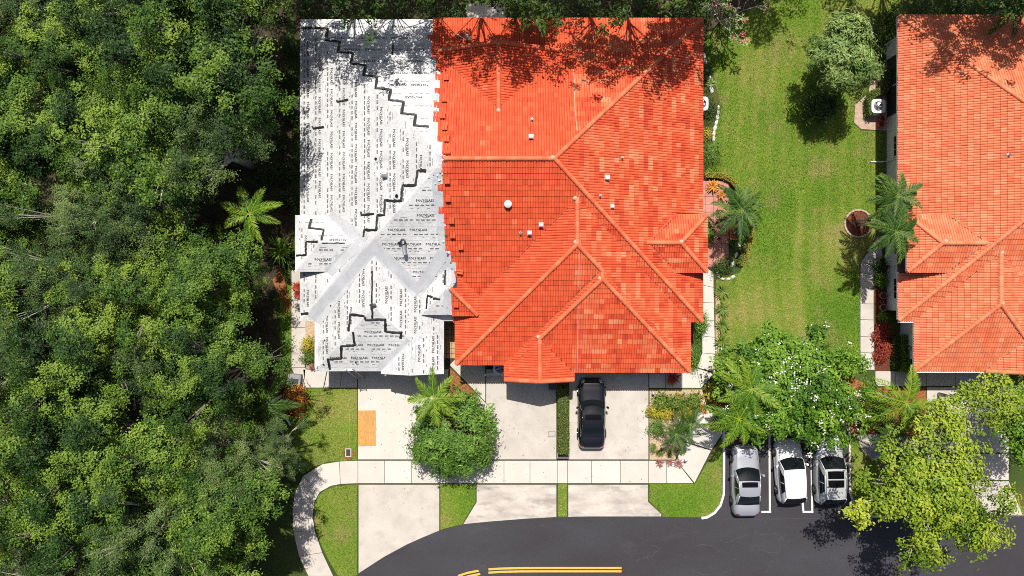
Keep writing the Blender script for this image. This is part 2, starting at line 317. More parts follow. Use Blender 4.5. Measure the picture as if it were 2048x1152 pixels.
# planting beds
sheet('mulch_bed', [(897, 733), (953, 788), (953, 919), (881, 919), (881, 800), (897, 764)], .022, M['mulch'])
sheet('gravel_bed', [(1299, 779), (1404, 779), (1410, 800), (1366, 884), (1350, 919), (1299, 919)], .022, M['gravel'])
sheet('mulch_bed', [(1748, 545), (1778, 520), (1778, 742), (1750, 742)], .022, M['mulch_r'])
sheet('mulch_bed', [(1738, 130), (1775, 130), (1775, 262), (1722, 258), (1708, 245), (1710, 210), (1738, 185)], .022, M['brick'])
sheet('mulch_bed', [(1404, 580), (1433, 580), (1442, 610), (1442, 740), (1431, 742), (1431, 580)], .022, M['gravel'])
sheet('mulch_bed', [(1436, 790), (1446, 868), (1446, 848), (1700, 848), (1700, 868), (1760, 868), (1852, 870), (1852, 776), (1750, 776), (1715, 760), (1600, 740), (1450, 760)], .021, M['mulch'])
sheet('mulch_bed', [(607, 600), (640, 600), (720, 738), (655, 741), (613, 737)], .020, M['gravel'])
sheet('mulch_bed', [(545, 560), (562, 535), (580, 600), (583, 620), (572, 622)], .022, M['mulch'])
sheet('mulch_bed', [(560, 775), (600, 778), (612, 800), (590, 830), (560, 830)], .020, M['mulch_r'])
sheet('mulch_bed', [(1114, 735), (1137, 735), (1137, 919), (1114, 919)], .019, M['mulch'])
# terracotta patio laid tile by tile
patio = empty('patio', kind='structure'); sheet('patio_bed', [(1395, 360), (1456, 360), (1458, 530), (1395, 545)], .02, M['joint'], patio)
for i in range(4):
    for j in range(11):
        x = 1396 + i * 15.3; y = 362 + j * 15.6
        if x + 15 > 1458: continue
        slab(patio, [(x, y), (x + 15.3, y), (x + 15.3, y + 15.6), (x, y + 15.6)], M['patio'], z=.045, gap=.008, name='tile')
entry = empty('entry_floor', kind='structure'); sheet('entry_bed', [(884, 640), (914, 640), (914, 716), (897, 732), (884, 732)], .02, M['joint'], entry)
for i in range(3):
    for j in range(8): slab(entry, [(884 + i * 10, 640 + j * 9.6), (893.5 + i * 10, 640 + j * 9.6), (893.5 + i * 10, 649.3 + j * 9.6), (884 + i * 10, 649.3 + j * 9.6)], M['tan'], z=.045, gap=.007, name='tile')
# kerbs of the parking bay
def ribbon(name, pts, w, z0, z1, m, parent=None, closed=False):
    P = [Vector(p) for p in g2(pts)]; L = []; Rr = []
    for i, p in enumerate(P):
        d = (P[min(i + 1, len(P) - 1)] - P[max(i - 1, 0)]).normalized(); nn = Vector((-d.y, d.x)); L.append(p + nn * w / 2); Rr.append(p - nn * w / 2)
    mb = MB(); n = len(P); v = []
    for i in range(n): v += [(L[i].x, L[i].y, z0), (L[i].x, L[i].y, z1), (Rr[i].x, Rr[i].y, z1), (Rr[i].x, Rr[i].y, z0)]
    f = []
    for i in range(n - 1):
        for k in range(3): f.append((4 * i + k, 4 * i + k + 1, 4 * i + 5 + k, 4 * i + 4 + k))
    f += [(0, 3, 2, 1), (4 * n - 4, 4 * n - 3, 4 * n - 2, 4 * n - 1)]
    mb.add(v, f); return mb.obj(name, m, parent)
kl = ribbon('kerb', [(1402, 1035.5), (1414, 1033.5), (1428, 1025), (1440, 1010), (1446.5, 988), (1447, 940), (1447, 855)], .15, 0, .13, M['wpaint'])
tag(kl, kind='structure')
kr = ribbon('kerb', [(1698, 855), (1698, 940), (1699, 985), (1706, 1006), (1718, 1021), (1736, 1031.5), (1760, 1032.5)], .15, 0, .13, M['conc']); tag(kr, kind='structure')
# paint on the road
marks = empty('road_marking', kind='structure')
c1 = [(912, 1160), (918, 1151), (935, 1145.5), (958, 1141)]; c2 = [(977, 1138.5), (1000, 1137), (1040, 1136), (1100, 1135.8), (1243, 1135.8)]
for c in (c1, c2):
    ribbon('yellow_line', c, .14, .016, .019, M['yellow'], marks); ribbon('yellow_line', [(x + (2.5 if c is c1 else 0), y + 6.6) for x, y in c], .14, .016, .019, M['yellow'], marks)
def wl(a, b): ribbon('white_line', [a, b], .13, .016, .019, M['wpaint'], marks)
wl((1522.5, 1023.6), (1542, 1023.6)); wl((1539.6, 1021.5), (1538.5, 852))
wl((1605, 1023.6), (1626.5, 1023.6)); wl((1624.3, 1021.5), (1621.5, 852)); wl((1606.5, 1021.5), (1604, 990))
# hairline cracks and pale scuffs in the asphalt
rnd = random.Random(5); cr = MB()
def crack(px, py, n, ang, step=7, w=.012):
    P = [(px, py)]
    for i in range(n): ang += rnd.uniform(-.7, .7); P.append((P[-1][0] + math.cos(ang) * step, P[-1][1] + math.sin(ang) * step * .5))
    q = g2(P)
    for a, b in zip(q, q[1:]):
        d = Vector((b[0] - a[0], b[1] - a[1])).normalized(); nn = Vector((-d.y, d.x)) * w * rnd.uniform(.4, 1)
        cr.add([(a[0] + nn.x, a[1] + nn.y, .0165), (a[0] - nn.x, a[1] - nn.y, .0165), (b[0] - nn.x, b[1] - nn.y, .0165), (b[0] + nn.x, b[1] + nn.y, .0165)], [(0, 1, 2, 3)])
for a in ((1300, 1090, 14, 0), (1390, 1092, 10, .1), (1450, 1086, 8, 0), (1510, 1060, 12, 1.4), (1515, 1100, 9, .2), (1385, 1140, 6, 1), (1530, 1145, 8, -.5), (1290, 1100, 5, .6), (1675, 1060, 6, .3), (1440, 1150, 5, -1)): crack(*a)
for i in range(130):
    x = rnd.uniform(900, 1720); y = rnd.uniform(1045, 1150)
    if y < 1075 and x < 960: continue
    crack(x, y, rnd.choice((1, 1, 2)), rnd.uniform(0, 6), rnd.uniform(.8, 2.2), .022)
ribbon('seam', [(1440, 1038), (1720, 1037)], .02, .0155, .017, M['crack'], marks)
tag(link('pale_specks', cr.mesh('pale_specks', M['crack']), marks), kind='stuff')
# double sheets of dark seal patches
# short grass blades over the lawns
def inside(poly, x, y):
    c = np.zeros(len(x), bool); n = len(poly)
    for i in range(n):
        x1, y1 = poly[i]; x2, y2 = poly[(i + 1) % n]
        with np.errstate(divide='ignore', invalid='ignore'): c ^= ((y1 > y) != (y2 > y)) & (x < (x2 - x1) * (y - y1) / (y2 - y1 + 1e-12) + x1)
    return c
rs = np.random.RandomState(3); gx = []; gy = []
for p in lawn_polys:
    q = np.array(g2(p)); lo = q.min(0); hi = q.max(0); lo = np.maximum(lo, [-36, -21]); hi = np.minimum(hi, [36, 21])
    if (hi <= lo).any(): continue
    n = int((hi - lo).prod() * 520); x = rs.uniform(lo[0], hi[0], n); y = rs.uniform(lo[1], hi[1], n); k = inside([tuple(a) for a in q], x, y); gx.append(x[k]); gy.append(y[k])
gx = np.concatenate(gx); gy = np.concatenate(gy); n = len(gx); a = rs.uniform(0, 6.283, n); w = rs.uniform(.012, .03, n); h = rs.uniform(.03, .075, n); ln = rs.uniform(.03, .09, n); b2 = rs.uniform(0, 6.283, n)
V = np.zeros((n, 3, 3)); V[:, 0] = np.c_[gx + np.cos(a) * w, gy + np.sin(a) * w, np.full(n, .008)]; V[:, 1] = np.c_[gx - np.cos(a) * w, gy - np.sin(a) * w, np.full(n, .008)]
V[:, 2] = np.c_[gx + np.cos(b2) * ln, gy + np.sin(b2) * ln, h]
# broad dry and lush patches follow a smooth random field
fx = sum(np.sin(gx * rs.uniform(.2, .9) + gy * rs.uniform(-.9, .9) + rs.uniform(0, 6)) for _ in range(9)) / 4.5
ipx = 1024 + gx * S; ipy = 576 - gy * S
fx = fx + 1.1 * np.exp(-((ipx - 1597 - 6 * np.sin(ipy * .02)) / 9) ** 2) * (ipy > 380) * (ipy < 690) + .9 * np.exp(-((ipx - 1588) / 22) ** 2 - ((ipy - 90) / 40) ** 2) + .9 * np.exp(-((ipx - 1610) / 12) ** 2 - ((ipy - 115) / 15) ** 2) + .28 * np.sin(ipx * .21 + 6 * np.sin(ipy * .004)) * (ipx > 1400)
tint = np.clip(.42 + .50 * fx + .12 * np.sin(gx * 5.1 + 2 * np.sin(gy * 3.3)) * np.sin(gy * 4.7 + 2 * np.sin(gx * 2.9)) + rs.normal(0, .25, n), 0, 1)
M['blade'] = tintmat('grass_blade', [(0, (.050, .135, .006)), (.5, (.125, .222, .013)), (.75, (.29, .285, .05)), (1, (.50, .37, .16))], .8, transl=.25)
tag(link('lawn_grass', npmesh('lawn_grass', V.reshape(-1, 3), np.arange(3 * n).reshape(-1, 3), M['blade'], tint)), 'short green grass with dry patches covering the lawns', 'grass', kind='stuff')
# ---------------------------------------------------------------- roofs
SL = .417; LF = math.sqrt(1 + SL * SL)
class Block:
    """one hip or gable body of a roof; plan in photo-ground pixels (x right, y down), eave height in metres"""
    def __init__(s, x0, x1, y0, y1, e, sides, skin='tile'):
        s.x0, s.x1, s.yn, s.ys, s.e, s.sides, s.skin = x0 / S, x1 / S, -y0 / S, -y1 / S, e, sides, skin
    def pl(s, side, x, y):
        return s.e + SL * {'W': x - s.x0, 'E': s.x1 - x, 'S': y - s.ys, 'N': s.yn - y}[side]
    def h(s, x, y):
        if not (s.x0 - 1e-6 <= x <= s.x1 + 1e-6 and s.ys - 1e-6 <= y <= s.yn + 1e-6): return -9
        return min(s.pl(q, x, y) for q in s.sides)
    def facet(s, side):
        P = [(s.x0, s.ys), (s.x1, s.ys), (s.x1, s.yn), (s.x0, s.yn)]
        for q in s.sides:
            if q != side: P = clip(P, lambda x, y: s.pl(q, x, y) - s.pl(side, x, y))
        return P
    def frame(s, side):
        V = {'W': (1, 0), 'E': (-1, 0), 'S': (0, 1), 'N': (0, -1)}[side]; U = (V[1], -V[0])
        O = {'W': (s.x0, 0), 'E': (s.x1, 0), 'S': (0, s.ys), 'N': (0, s.yn)}[side]
        return np.array(O), np.array(U, float), np.array(V, float)
def clip(P, f):
    out = []
    for i in range(len(P)):
        a, b = P[i], P[(i + 1) % len(P)]; fa, fb = f(*a), f(*b)
        if fa >= -1e-9: out.append(a)
        if (fa > 1e-9 and fb < -1e-9) or (fa < -1e-9 and fb > 1e-9):
            t = fa / (fa - fb); out.append((a[0] + (b[0] - a[0]) * t, a[1] + (b[1] - a[1]) * t))
    return out
def env(blocks, x, y): return max(b.h(x, y) for b in blocks)
def Pr(blocks, px, py, up=0.0):
    z = 4.0
    for _ in range(12):
        p = G(px, py, z); h = env(blocks, p.x, p.y)
        if h < 0: h = 3.0
        z = h
    p = G(px, py, z); return Vector((p.x, p.y, z + up))
def img(p):
    k = CAMH / (CAMH - p[2]) * S; return 1024 + p[0] * k, 576 - p[1] * k
def fpos(b, side, u, s, t=0.0):
    O, U, V = b.frame(side); xy = O + U * u + V * (s / LF) - V * (SL / LF * t); return (xy[0], xy[1], b.e + s * SL / LF + t / LF)
# tile: two barrels wide, lip at the lower end
TW, TE = .315, .345
prof = [(0, -.006), (.022, .034), (.079, .056), (.136, .034), (.158, -.006), (.180, .034), (.236, .056), (.292, .034), (.313, -.006)]
tile_v = np.array([(x, -.03, .042 + t * .85) for x, t in prof] + [(x, TE + .01, .004 + t) for x, t in prof] + [(x, -.03, -.004) for x, t in prof] + [(x, -.03, .042 + t * .85) for x, t in prof])
npf = len(prof)
tile_f = np.array([(i, i + 1, npf + i + 1, npf + i) for i in range(npf - 1)] + [(2 * npf + i, 2 * npf + i + 1, 3 * npf + i + 1, 3 * npf + i) for i in range(npf - 1)])
tile_mesh = npmesh('tile', tile_v, tile_f, M['tile1'], flat_=True)
def hidden(blocks, b, x, y, h, m=-.075):
    i = blocks.index(b)
    for j, o in enumerate(blocks):
        if o is b: continue
        q = o.h(x, y)
        if q < 0: continue
        if abs(q - h) < .004:
            if j < i: return True
        elif q > h - m: return True
    return False
def lay_tiles(blocks, roof, tintf, keep, budget=300):
    rs = np.random.RandomState(11); singles = []; joinV = []; joinF = []; joinT = []; nb = 0
    for b in blocks:
        if b.skin == 'none': continue
        for side in b.sides:
            P = b.facet(side)
            if len(P) < 3: continue
            O, U, V = b.frame(side); U3 = np.array([U[0], U[1], 0]); V3 = np.array([V[0] / LF, V[1] / LF, SL / LF]); N3 = np.array([-V[0] * SL / LF, -V[1] * SL / LF, 1 / LF])
            us = [float(np.dot(np.array(p) - O, U)) for p in P]; ss = [float(np.dot(np.array(p) - O, V)) * LF for p in P]
            n = len(P); area = sum(P[i][0] * P[(i + 1) % n][1] - P[(i + 1) % n][0] * P[i][1] for i in range(n)); sg = 1 if area > 0 else -1
            def dist(x, y):   # smallest distance inside the facet, the eave left out
                d = 9
                for i in range(n):
                    a, c = P[i], P[(i + 1) % n]; L = math.hypot(c[0] - a[0], c[1] - a[1])
                    if L < 1e-6: continue
                    if abs(b.pl(side, *a) - b.e) < 1e-6 and abs(b.pl(side, *c) - b.e) < 1e-6: continue
                    d = min(d, sg * ((c[0] - a[0]) * (y - a[1]) - (c[1] - a[1]) * (x - a[0])) / L)
                return d
            fv = []; ft = []
            r0 = int(math.floor(min(ss) / TE)); r1 = int(math.ceil(max(ss) / TE)); c0 = int(math.floor(min(us) / TW)) - 1; c1 = int(math.ceil(max(us) / TW)) + 1
            for r in range(max(0, r0), r1):
                for c in range(c0, c1):
                    u = c * TW; s = r * TE - .02
                    x, y, z = fpos(b, side, u + TW / 2, s + TE / 2)
                    d = dist(x, y)
                    if d < -.26: continue
                    if hidden(blocks, b, x, y, z): continue
                    if not keep(x, y, z, b, side, r): continue
                    t = tintf(x, y, z, r, c, rs)
                    o3 = np.array(fpos(b, side, u, s)) + N3 * rs.uniform(0, .008) + U3 * rs.uniform(-.004, .004) + V3 * rs.uniform(-.006, .006)
                    if d > .26 and t is not None: singles.append((math.dist((x, y, z), (0, 0, CAMH)), o3, U3, V3, N3, t))
                    elif t is not None: fv.append(o3 + tile_v[:, :1] * U3 + tile_v[:, 1:2] * V3 + tile_v[:, 2:] * N3); ft.append(t)
            if fv:
                Vv = np.concatenate(fv); Ff = np.concatenate([tile_f + i * len(tile_v) for i in range(len(fv))]); tt = np.repeat(ft, len(tile_f))
                me = npmesh('tmp', Vv, Ff, None, tt); bm = bmesh.new(); bm.from_mesh(me); bpy.data.meshes.remove(me)
                for i in range(n):
                    a, c = P[i], P[(i + 1) % n]
                    if math.hypot(c[0] - a[0], c[1] - a[1]) < 1e-6: continue
                    if abs(b.pl(side, *a) - b.e) < 1e-6 and abs(b.pl(side, *c) - b.e) < 1e-6: continue
                    nx, ny = sg * (c[1] - a[1]), -sg * (c[0] - a[0])
                    bmesh.ops.bisect_plane(bm, geom=bm.verts[:] + bm.edges[:] + bm.faces[:], plane_co=(a[0], a[1], 0), plane_no=(nx, ny, 0), clear_outer=True)
                bmesh.ops.triangulate(bm, faces=bm.faces[:]); lay = bm.faces.layers.float['tint']; bm.verts.index_update()
                joinV.append(np.array([v.co[:] for v in bm.verts]).reshape(-1, 3)); joinF.append(np.array([[v.index for v in f.verts] for f in bm.faces]).reshape(-1, 3) + nb); joinT.append(np.array([f[lay] for f in bm.faces])); nb += len(bm.verts); bm.free()
    singles.sort(key=lambda q: q[0])
    for d, o3, U3, V3, N3, t in singles[:budget]:
        o = link('tile', tile_mesh, roof); m4 = Matrix.Identity(4)
        for k in range(3): m4[k][0], m4[k][1], m4[k][2], m4[k][3] = U3[k], V3[k], N3[k], o3[k]
        o.matrix_basis = m4; o.color = (t, t, t, 1)
    rest = singles[budget:]
    if rest:
        quads = np.concatenate([np.concatenate([tile_f[:, :3], tile_f[:, [0, 2, 3]]]) + i * len(tile_v) for i in range(len(rest))]) + nb
        joinV.append(np.concatenate([o3 + tile_v[:, :1] * U3 + tile_v[:, 1:2] * V3 + tile_v[:, 2:] * N3 for _, o3, U3, V3, N3, _ in rest])); joinF.append(quads); joinT.append(np.repeat([q[5] for q in rest], 2 * len(tile_f)))
    f = link('tile_field', npmesh('tile_field', np.concatenate(joinV), np.concatenate(joinF), M['tile'], np.concatenate(joinT), flat_=True), roof); f['kind'] = 'stuff'
# ridge and hip tiles
capm = MB()
for (y, r) in ((0, .150), (.42, .132)):
    capm.v += [(r * math.cos(a), y, r * .85 * math.sin(a)) for a in [math.pi * k / 8 for k in range(9)]]
capm.v += [(.115 * math.cos(a), 0, .115 * .85 * math.sin(a)) for a in [math.pi * k / 8 for k in range(9)]] + [(.150 * math.cos(a), 0, .150 * .85 * math.sin(a)) for a in [math.pi * k / 8 for k in range(9)]]
capm.f = [(i, i + 1, 10 + i, 9 + i) for i in range(8)] + [(18 + i, 19 + i, 28 + i, 27 + i) for i in range(8)]; capm.mi = [0] * 16
cap_mesh = capm.mesh('ridge_tile', M['tile1'], True)
crs = random.Random(4)
def caps(roof, a, b, tint, drop=.03, keep=None):
    a = Vector((a[0] / S, -a[1] / S, a[2])); b = Vector((b[0] / S, -b[1] / S, b[2])); d = b - a; L = d.length; d.normalize()
    up = Vector((0, 0, 1)); x = d.cross(up).normalized(); z = x.cross(d).normalized(); n = max(1, int(round(L / .36)))
    mo = MB(); mo.tube([a + z * .015, b + z * .015], .10, 6); mo.obj('mortar_bed', M['felt'], roof)
    for i in range(n):
        p = a + d * (L * i / n) + z * (.03 + crs.uniform(0, .008))
        ix, iy = img(p)
        if not (-80 < ix < 2130 and -80 < iy < 1230): continue
        t = tint(p, crs); o = link('ridge_tile', cap_mesh, roof); m4 = Matrix.Identity(4)
        k2 = L / n / .36
        for k in range(3): m4[k][0], m4[k][1], m4[k][2], m4[k][3] = x[k], d[k] * k2, z[k], p[k]
        o.matrix_basis = m4; o.color = (t, t, t, 1)
def deck(name, blocks, m, house):
    mb = MB()
    for bi, b in enumerate(blocks):
        for side in b.sides:
            P = b.facet(side); off = -.004 - .004 * bi
            if len(P) >= 3:
                if sum(P[i][0] * P[(i + 1) % len(P)][1] - P[(i + 1) % len(P)][0] * P[i][1] for i in range(len(P))) < 0: P = P[::-1]
                n = len(P); mb.add([(x, y, b.pl(side, x, y) + off) for x, y in P] + [(x, y, b.pl(side, x, y) + off - .16) for x, y in P],
                                   [tuple(range(n)), tuple(range(2 * n - 1, n - 1, -1))] + [(i, n + i, n + (i + 1) % n, (i + 1) % n) for i in range(n)])
    return mb.obj(name, m, house)
def gutter(house, a, b, e, name='gutter'):
    """white eave gutter from a to b (plan pixels), just outside the tiles"""
    A = Vector((a[0] / S, -a[1] / S)); B = Vector((b[0] / S, -b[1] / S)); d = (B - A).normalized(); n = Vector((d.y, -d.x)); mb = MB()
    q = [A - n * .01, B - n * .01, B + n * .10, A + n * .10]; mb.prism([tuple(p) for p in q], e - .13, e + .0); mb.obj(name, M['white'], house)
def wallbox(house, x0, x1, y0, y1, zt, name='wall'):
    mb = MB(); mb.box(x0 / S, x1 / S, -y1 / S, -y0 / S, 0, zt); return mb.obj(name, M['stucco'], house)
def vent_hood(roof, p, s=1.0, kind='vent_hood', dark=False):
    """gooseneck exhaust hood opening down the photo"""
    mb = MB(); w = .17 * s
    pr = [(-.16, -.2), (.2, -.2), (.2, .1), (.15, .25), (.02, .31), (-.10, .27), (-.17, .16), (-.17, .08)]
    v = [(-w, y * s, z * s) for y, z in pr] + [(w, y * s, z * s) for y, z in pr]; n = len(pr)
    mb.add(v, [tuple(range(n - 1, -1, -1)), tuple(range(n, 2 * n))] + [(i, (i + 1) % n, n + (i + 1) % n, n + i) for i in range(n)])
    mb.box(-w * .85, w * .85, -.176 * s, -.165 * s, -.18 * s, .07 * s, mi=1)
    mb.box(-w * 1.15, w * 1.15, -.20 * s, .24 * s, -.03, .0, Matrix.Rotation(math.atan(SL), 4, 'X') if True else None)
    return mb.obj(kind, [M['steel'] if dark else M['white'], M['black']], roof, loc=p)
def vent_pipe(roof, p, r=.05, h=.3, m='steel'):
    mb = MB(); mb.lathe([(r * 2.6, -.03), (r * 1.5, .05), (r, .06), (r, h), (r * .75, h), (r * .75, h - .1), (0, h - .1)], 12); return mb.obj('vent_pipe', M[m], roof, loc=p)

# ---- the duplex house
B_main = Block(-397.5, 356, -504, 62, 3.0, 'NSEW'); B_A = Block(-105, 333, -175, 142.5, 3.0, 'WES'); B_B = Block(-13, 333, -31, 156.6, 3.0, 'WES')
B_C = Block(-13, 115, 80, 174, 3.0, 'WE'); B_D = Block(230, 358, -134, -30, 3.83, 'NSE'); B_E = Block(-167, -63.7, -60, 49.8, 3.7, 'WES')
B_G = Block(-143.8, 96.2, -435.5, -300, 3.97, 'WE'); B_H = Block(-370, -127.5, -75, 156, 3.0, 'WES', 'none'); B_I = Block(-245.6, -127.5, 85, 161, 3.0, 'WE', 'none')
B_J = Block(-399, -270, -134, -30, 3.83, 'NSW', 'none')
DUP = [B_main, B_A, B_B, B_C, B_D, B_E, B_G, B_H, B_I, B_J]
house = empty('duplex_house', (0, 0, 0), 'two-family house with orange-red tile roof, its far half stripped to printed white underlayment', 'house')
roof = deck('roof', DUP, M['felt'], house); roof['label'] = 'hip roof, orange tiles on one half and white underlayment on the other'
bnd = [(30, 864), (45, 862), (75, 858), (100, 863), (125, 871), (150, 873), (200, 871), (240, 869), (270, 871), (300, 883), (322, 888), (345, 882), (365, 877), (395, 881), (430, 885), (470, 889), (500, 896), (525, 906), (560, 909), (575, 902), (590, 899), (640, 897)]
def bx(y):
    if y <= bnd[0][0]: return bnd[0][1]
    for (y0, x0), (y1, x1) in zip(bnd, bnd[1:]):
        if y <= y1: return x0 + (x1 - x0) * (y - y0) / (y1 - y0)
    return bnd[-1][1]
jrow = {}
def keep_dup(x, y, z, b, side, r):
    ix, iy = img((x, y, z)); j = jrow.setdefault((id(b), side, r), crs.uniform(-5, 5))
    return ix > bx(iy) + j + 2
runs = {}
def tint_dup(x, y, z, r, c, rs):
    if x < 3.87: return float(np.clip(.31 + rs.normal(0, .05) + (.30 if rs.rand() < .006 else 0), 0, 1))
    k = (round(z * 7), r); st = runs.get(k)
    if st is None or st[1] <= 0:
        st = [rs.choice([.20, .31, .43, .57, .78], p=[.17, .26, .28, .21, .08]), rs.randint(1, 4)]; runs[k] = st
    st[1] -= 1
    return float(np.clip(st[0] + rs.normal(0, .06), 0, 1))
lay_tiles(DUP, roof, tint_dup, keep_dup)
def ct(p, r): return (.55 if p.x < 3.8 else .6) + r.uniform(-.12, .15)
for a, b in (((-116, -221, 7.03), (72.5, -221, 7.03)), ((356, -504, 3), (72.5, -221, 7.03)), ((356, 62, 3), (72.5, -221, 7.03)), ((114, -76.5, 6.117), (114, -157, 6.117)), ((-105, 142.5, 3), (114, -76.5, 6.117)),
             ((160, -30.5, 5.462), (114, -76.5, 6.117)), ((160, -16.4, 5.47), (160, -31, 5.47)), ((333, 156.6, 3), (160, -16.4, 5.462)), ((51, 92.6, 3.93), (160, -16.4, 5.47)), ((51, 174, 3.91), (51, 92.6, 3.91)),
             ((-13, 172, 3), (51, 172, 3.91)), ((115, 172, 3), (51, 172, 3.91)), ((306, -82, 4.57), (245, -82, 4.57)), ((358, -134, 3.83), (306, -82, 4.57)), ((358, -30, 3.83), (306, -82, 4.57)),
             ((-63.7, 49.8, 3.7), (-112, 1.5, 4.40)), ((-23.8, -435.5, 5.68), (-23.8, -314, 5.68)), ((-136, -434, 4.08), (-23.8, -434, 5.68)), ((96.2, -434, 3.97), (-23.8, -434, 5.68))): caps(roof, a, b, ct)
# pale mortar line where old and new tiles meet, and grey blobs at the ridge ends
def mortar_line(px0, py0, px1, py1, w=.05):
    pts = [Pr(DUP, px0 + (px1 - px0) * i / 14, py0 + (py1 - py0) * i / 14, .075) for i in range(15)]; mb = MB(); mb.tube(pts, w / 2, 5); mb.obj('mortar_joint', M['mortar'], roof)
mortar_line(1147, 140, 1150, 225); mortar_line(1150, 225, 1154, 262); mortar_line(1158.5, 505, 1157.5, 575); mortar_line(1156, 610, 1154, 738); mortar_line(1158, 390, 1157, 402)
for px, py in ((1105, 316), (1151, 485), (1200, 557), (1362, 484), (1077, 674), (1150, 397), (997, 222)):
    mb = MB(); mb.lathe([(.17, -.12), (.14, .08), (.08, .13), (0, .145)], 9); mb.obj('mortar_cap', M['mortar'], roof, True, loc=Pr(DUP, px, py, .05))
# thin dark tubes laid over the valleys to draw their dark lines
def valley(rf, bl, a, b, r=.028, up=.055):
    p = [Vector((lerp_(a[0], b[0], q) / S, -lerp_(a[1], b[1], q) / S, 0)) for q in [k / 10 for k in range(11)]]
    for v in p: v.z = env(bl, v.x, v.y) + up + crs.uniform(-.008, .008)
    mb = MB(); mb.tube(p, [r * crs.uniform(.6, 1.2) for _ in p], 5); mb.obj('valley_line', M['felt'], rf)
def lerp_(a, b, t): return a + (b - a) * t
for a, b in (((-23.8, -316), (-140, -432)), ((-23.8, -316), (92, -432)), ((112, -155), (-60, 17)), ((116, -155), (330, 59)), ((158, -33), (55, 70)), ((54, 96), (113, 155)), ((250, -84), (300, -131)), ((250, -80), (300, -33))): valley(roof, DUP, a, b)
# gable wall of the north dormer, front gable wall, raised bump walls
def gablewall(b, y, t=.1, zb=2.9):
    x0, x1 = b.x0 + .12, b.x1 - .12; xm = (x0 + x1) / 2; zr = b.e + SL * (xm - b.x0) - .2; mb = MB(); yy = -y / S
    pts = [(x0, zb), (x1, zb), (x1, b.e - .12), (xm, zr), (x0, b.e - .12)]; n = 5
    mb.add([(p[0], yy, p[1]) for p in pts] + [(p[0], yy + t, p[1]) for p in pts], [tuple(range(n)), tuple(range(2 * n - 1, n - 1, -1))] + [(i, n + i, n + (i + 1) % n, (i + 1) % n) for i in range(n)]); mb.obj('gable_wall', M['stucco'], house)
gablewall(B_G, -428, .1, 3.0); gablewall(B_C, 168, .1, 2.4); gablewall(B_I, 155, .1, 2.4)
for a in ((-380, 338, -486, 44, 2.9), (-87, 315, 30, 125, 2.88), (5, 317, 100, 139, 2.87), (-352, -145, 30, 138, 2.86), (240, 345, -120, -44, 3.7), (-387, -280, -120, -44, 3.7), (-150, -80, -40, 34, 3.55)): wallbox(house, *a)
for a in ((358, -503, 358, -134, 3.0), (358, -30, 358, 62, 3.0), (333, 64, 333, 156, 3.0), (358, 62, 335, 62, 3.0), (333, 158, 117, 158, 3.0), (360, -134, 360, -30, 3.83), (300, -136, 358, -136, 3.83), (358, -28, 312, -28, 3.83), (117, 156, 117, 172, 3.0)): gutter(house, a[:2][::-1][::-1], a[2:4], a[4])
# garage doors and a front window under the eaves
for x0, x1, yf in ((8, 96, 158), (150, 250, 141), (-232, -142, 141)):
    mb = MB()
    for k in range(4): mb.box(x0 / S, x1 / S, -(yf + 1.2) / S, -yf / S, .05 + k * .55, .05 + k * .55 + .53)
    mb.obj('garage_door', M['white'], house)
# roof vents
for px, py, s in ((1062, 275, .75), (1214, 357, .8), (1224, 414, .6), (1082, 451, .72), (1059, 467, .70)): vent_hood(roof, Pr(DUP, px, py, .12), s)
for px, py in ((1064, 240), (1041, 466), (1200, 392), (1244, 316)): vent_pipe(roof, Pr(DUP, px, py, .06))
mb = MB(); mb.lathe([(.20, -.08), (.18, .08), (.235, .10), (.235, .17), (.20, .20), (.14, .21), (.13, .23), (.06, .24), (0, .25)], 20); mb.obj('round_vent', M['white'], roof, True, loc=Pr(DUP, 1016, 409, .08))
# dish aerial
mb = MB(); p0 = Pr(DUP, 932, 84, .05)
mb.tube([(0, 0, 0), (.05, 0, .55)], .025, 6); mb.tube([(.05, 0, .5), (-.32, .1, .62), (-.42, .18, .75)], .018, 5); mb.tube([(-.15, .2, -.02), (.05, 0, .4)], .015, 5); mb.tube([(.2, .2, .05), (.05, 0, .4)], .015, 5)
Mx = Matrix.Translation((.12, .06, .6)) @ Matrix.Rotation(R(38), 4, 'Z') @ Matrix.Rotation(R(62), 4, 'Y')
mb.lathe([(0, .0), (.15, .015), (.27, .05), (.30, .065), (.27, .04), (.15, .0), (0, -.015)], 18, M=Mx); mb.box(-.5, -.38, .13, .24, .68, .80)
mb.obj('satellite_dish', M['white'], roof, loc=p0)

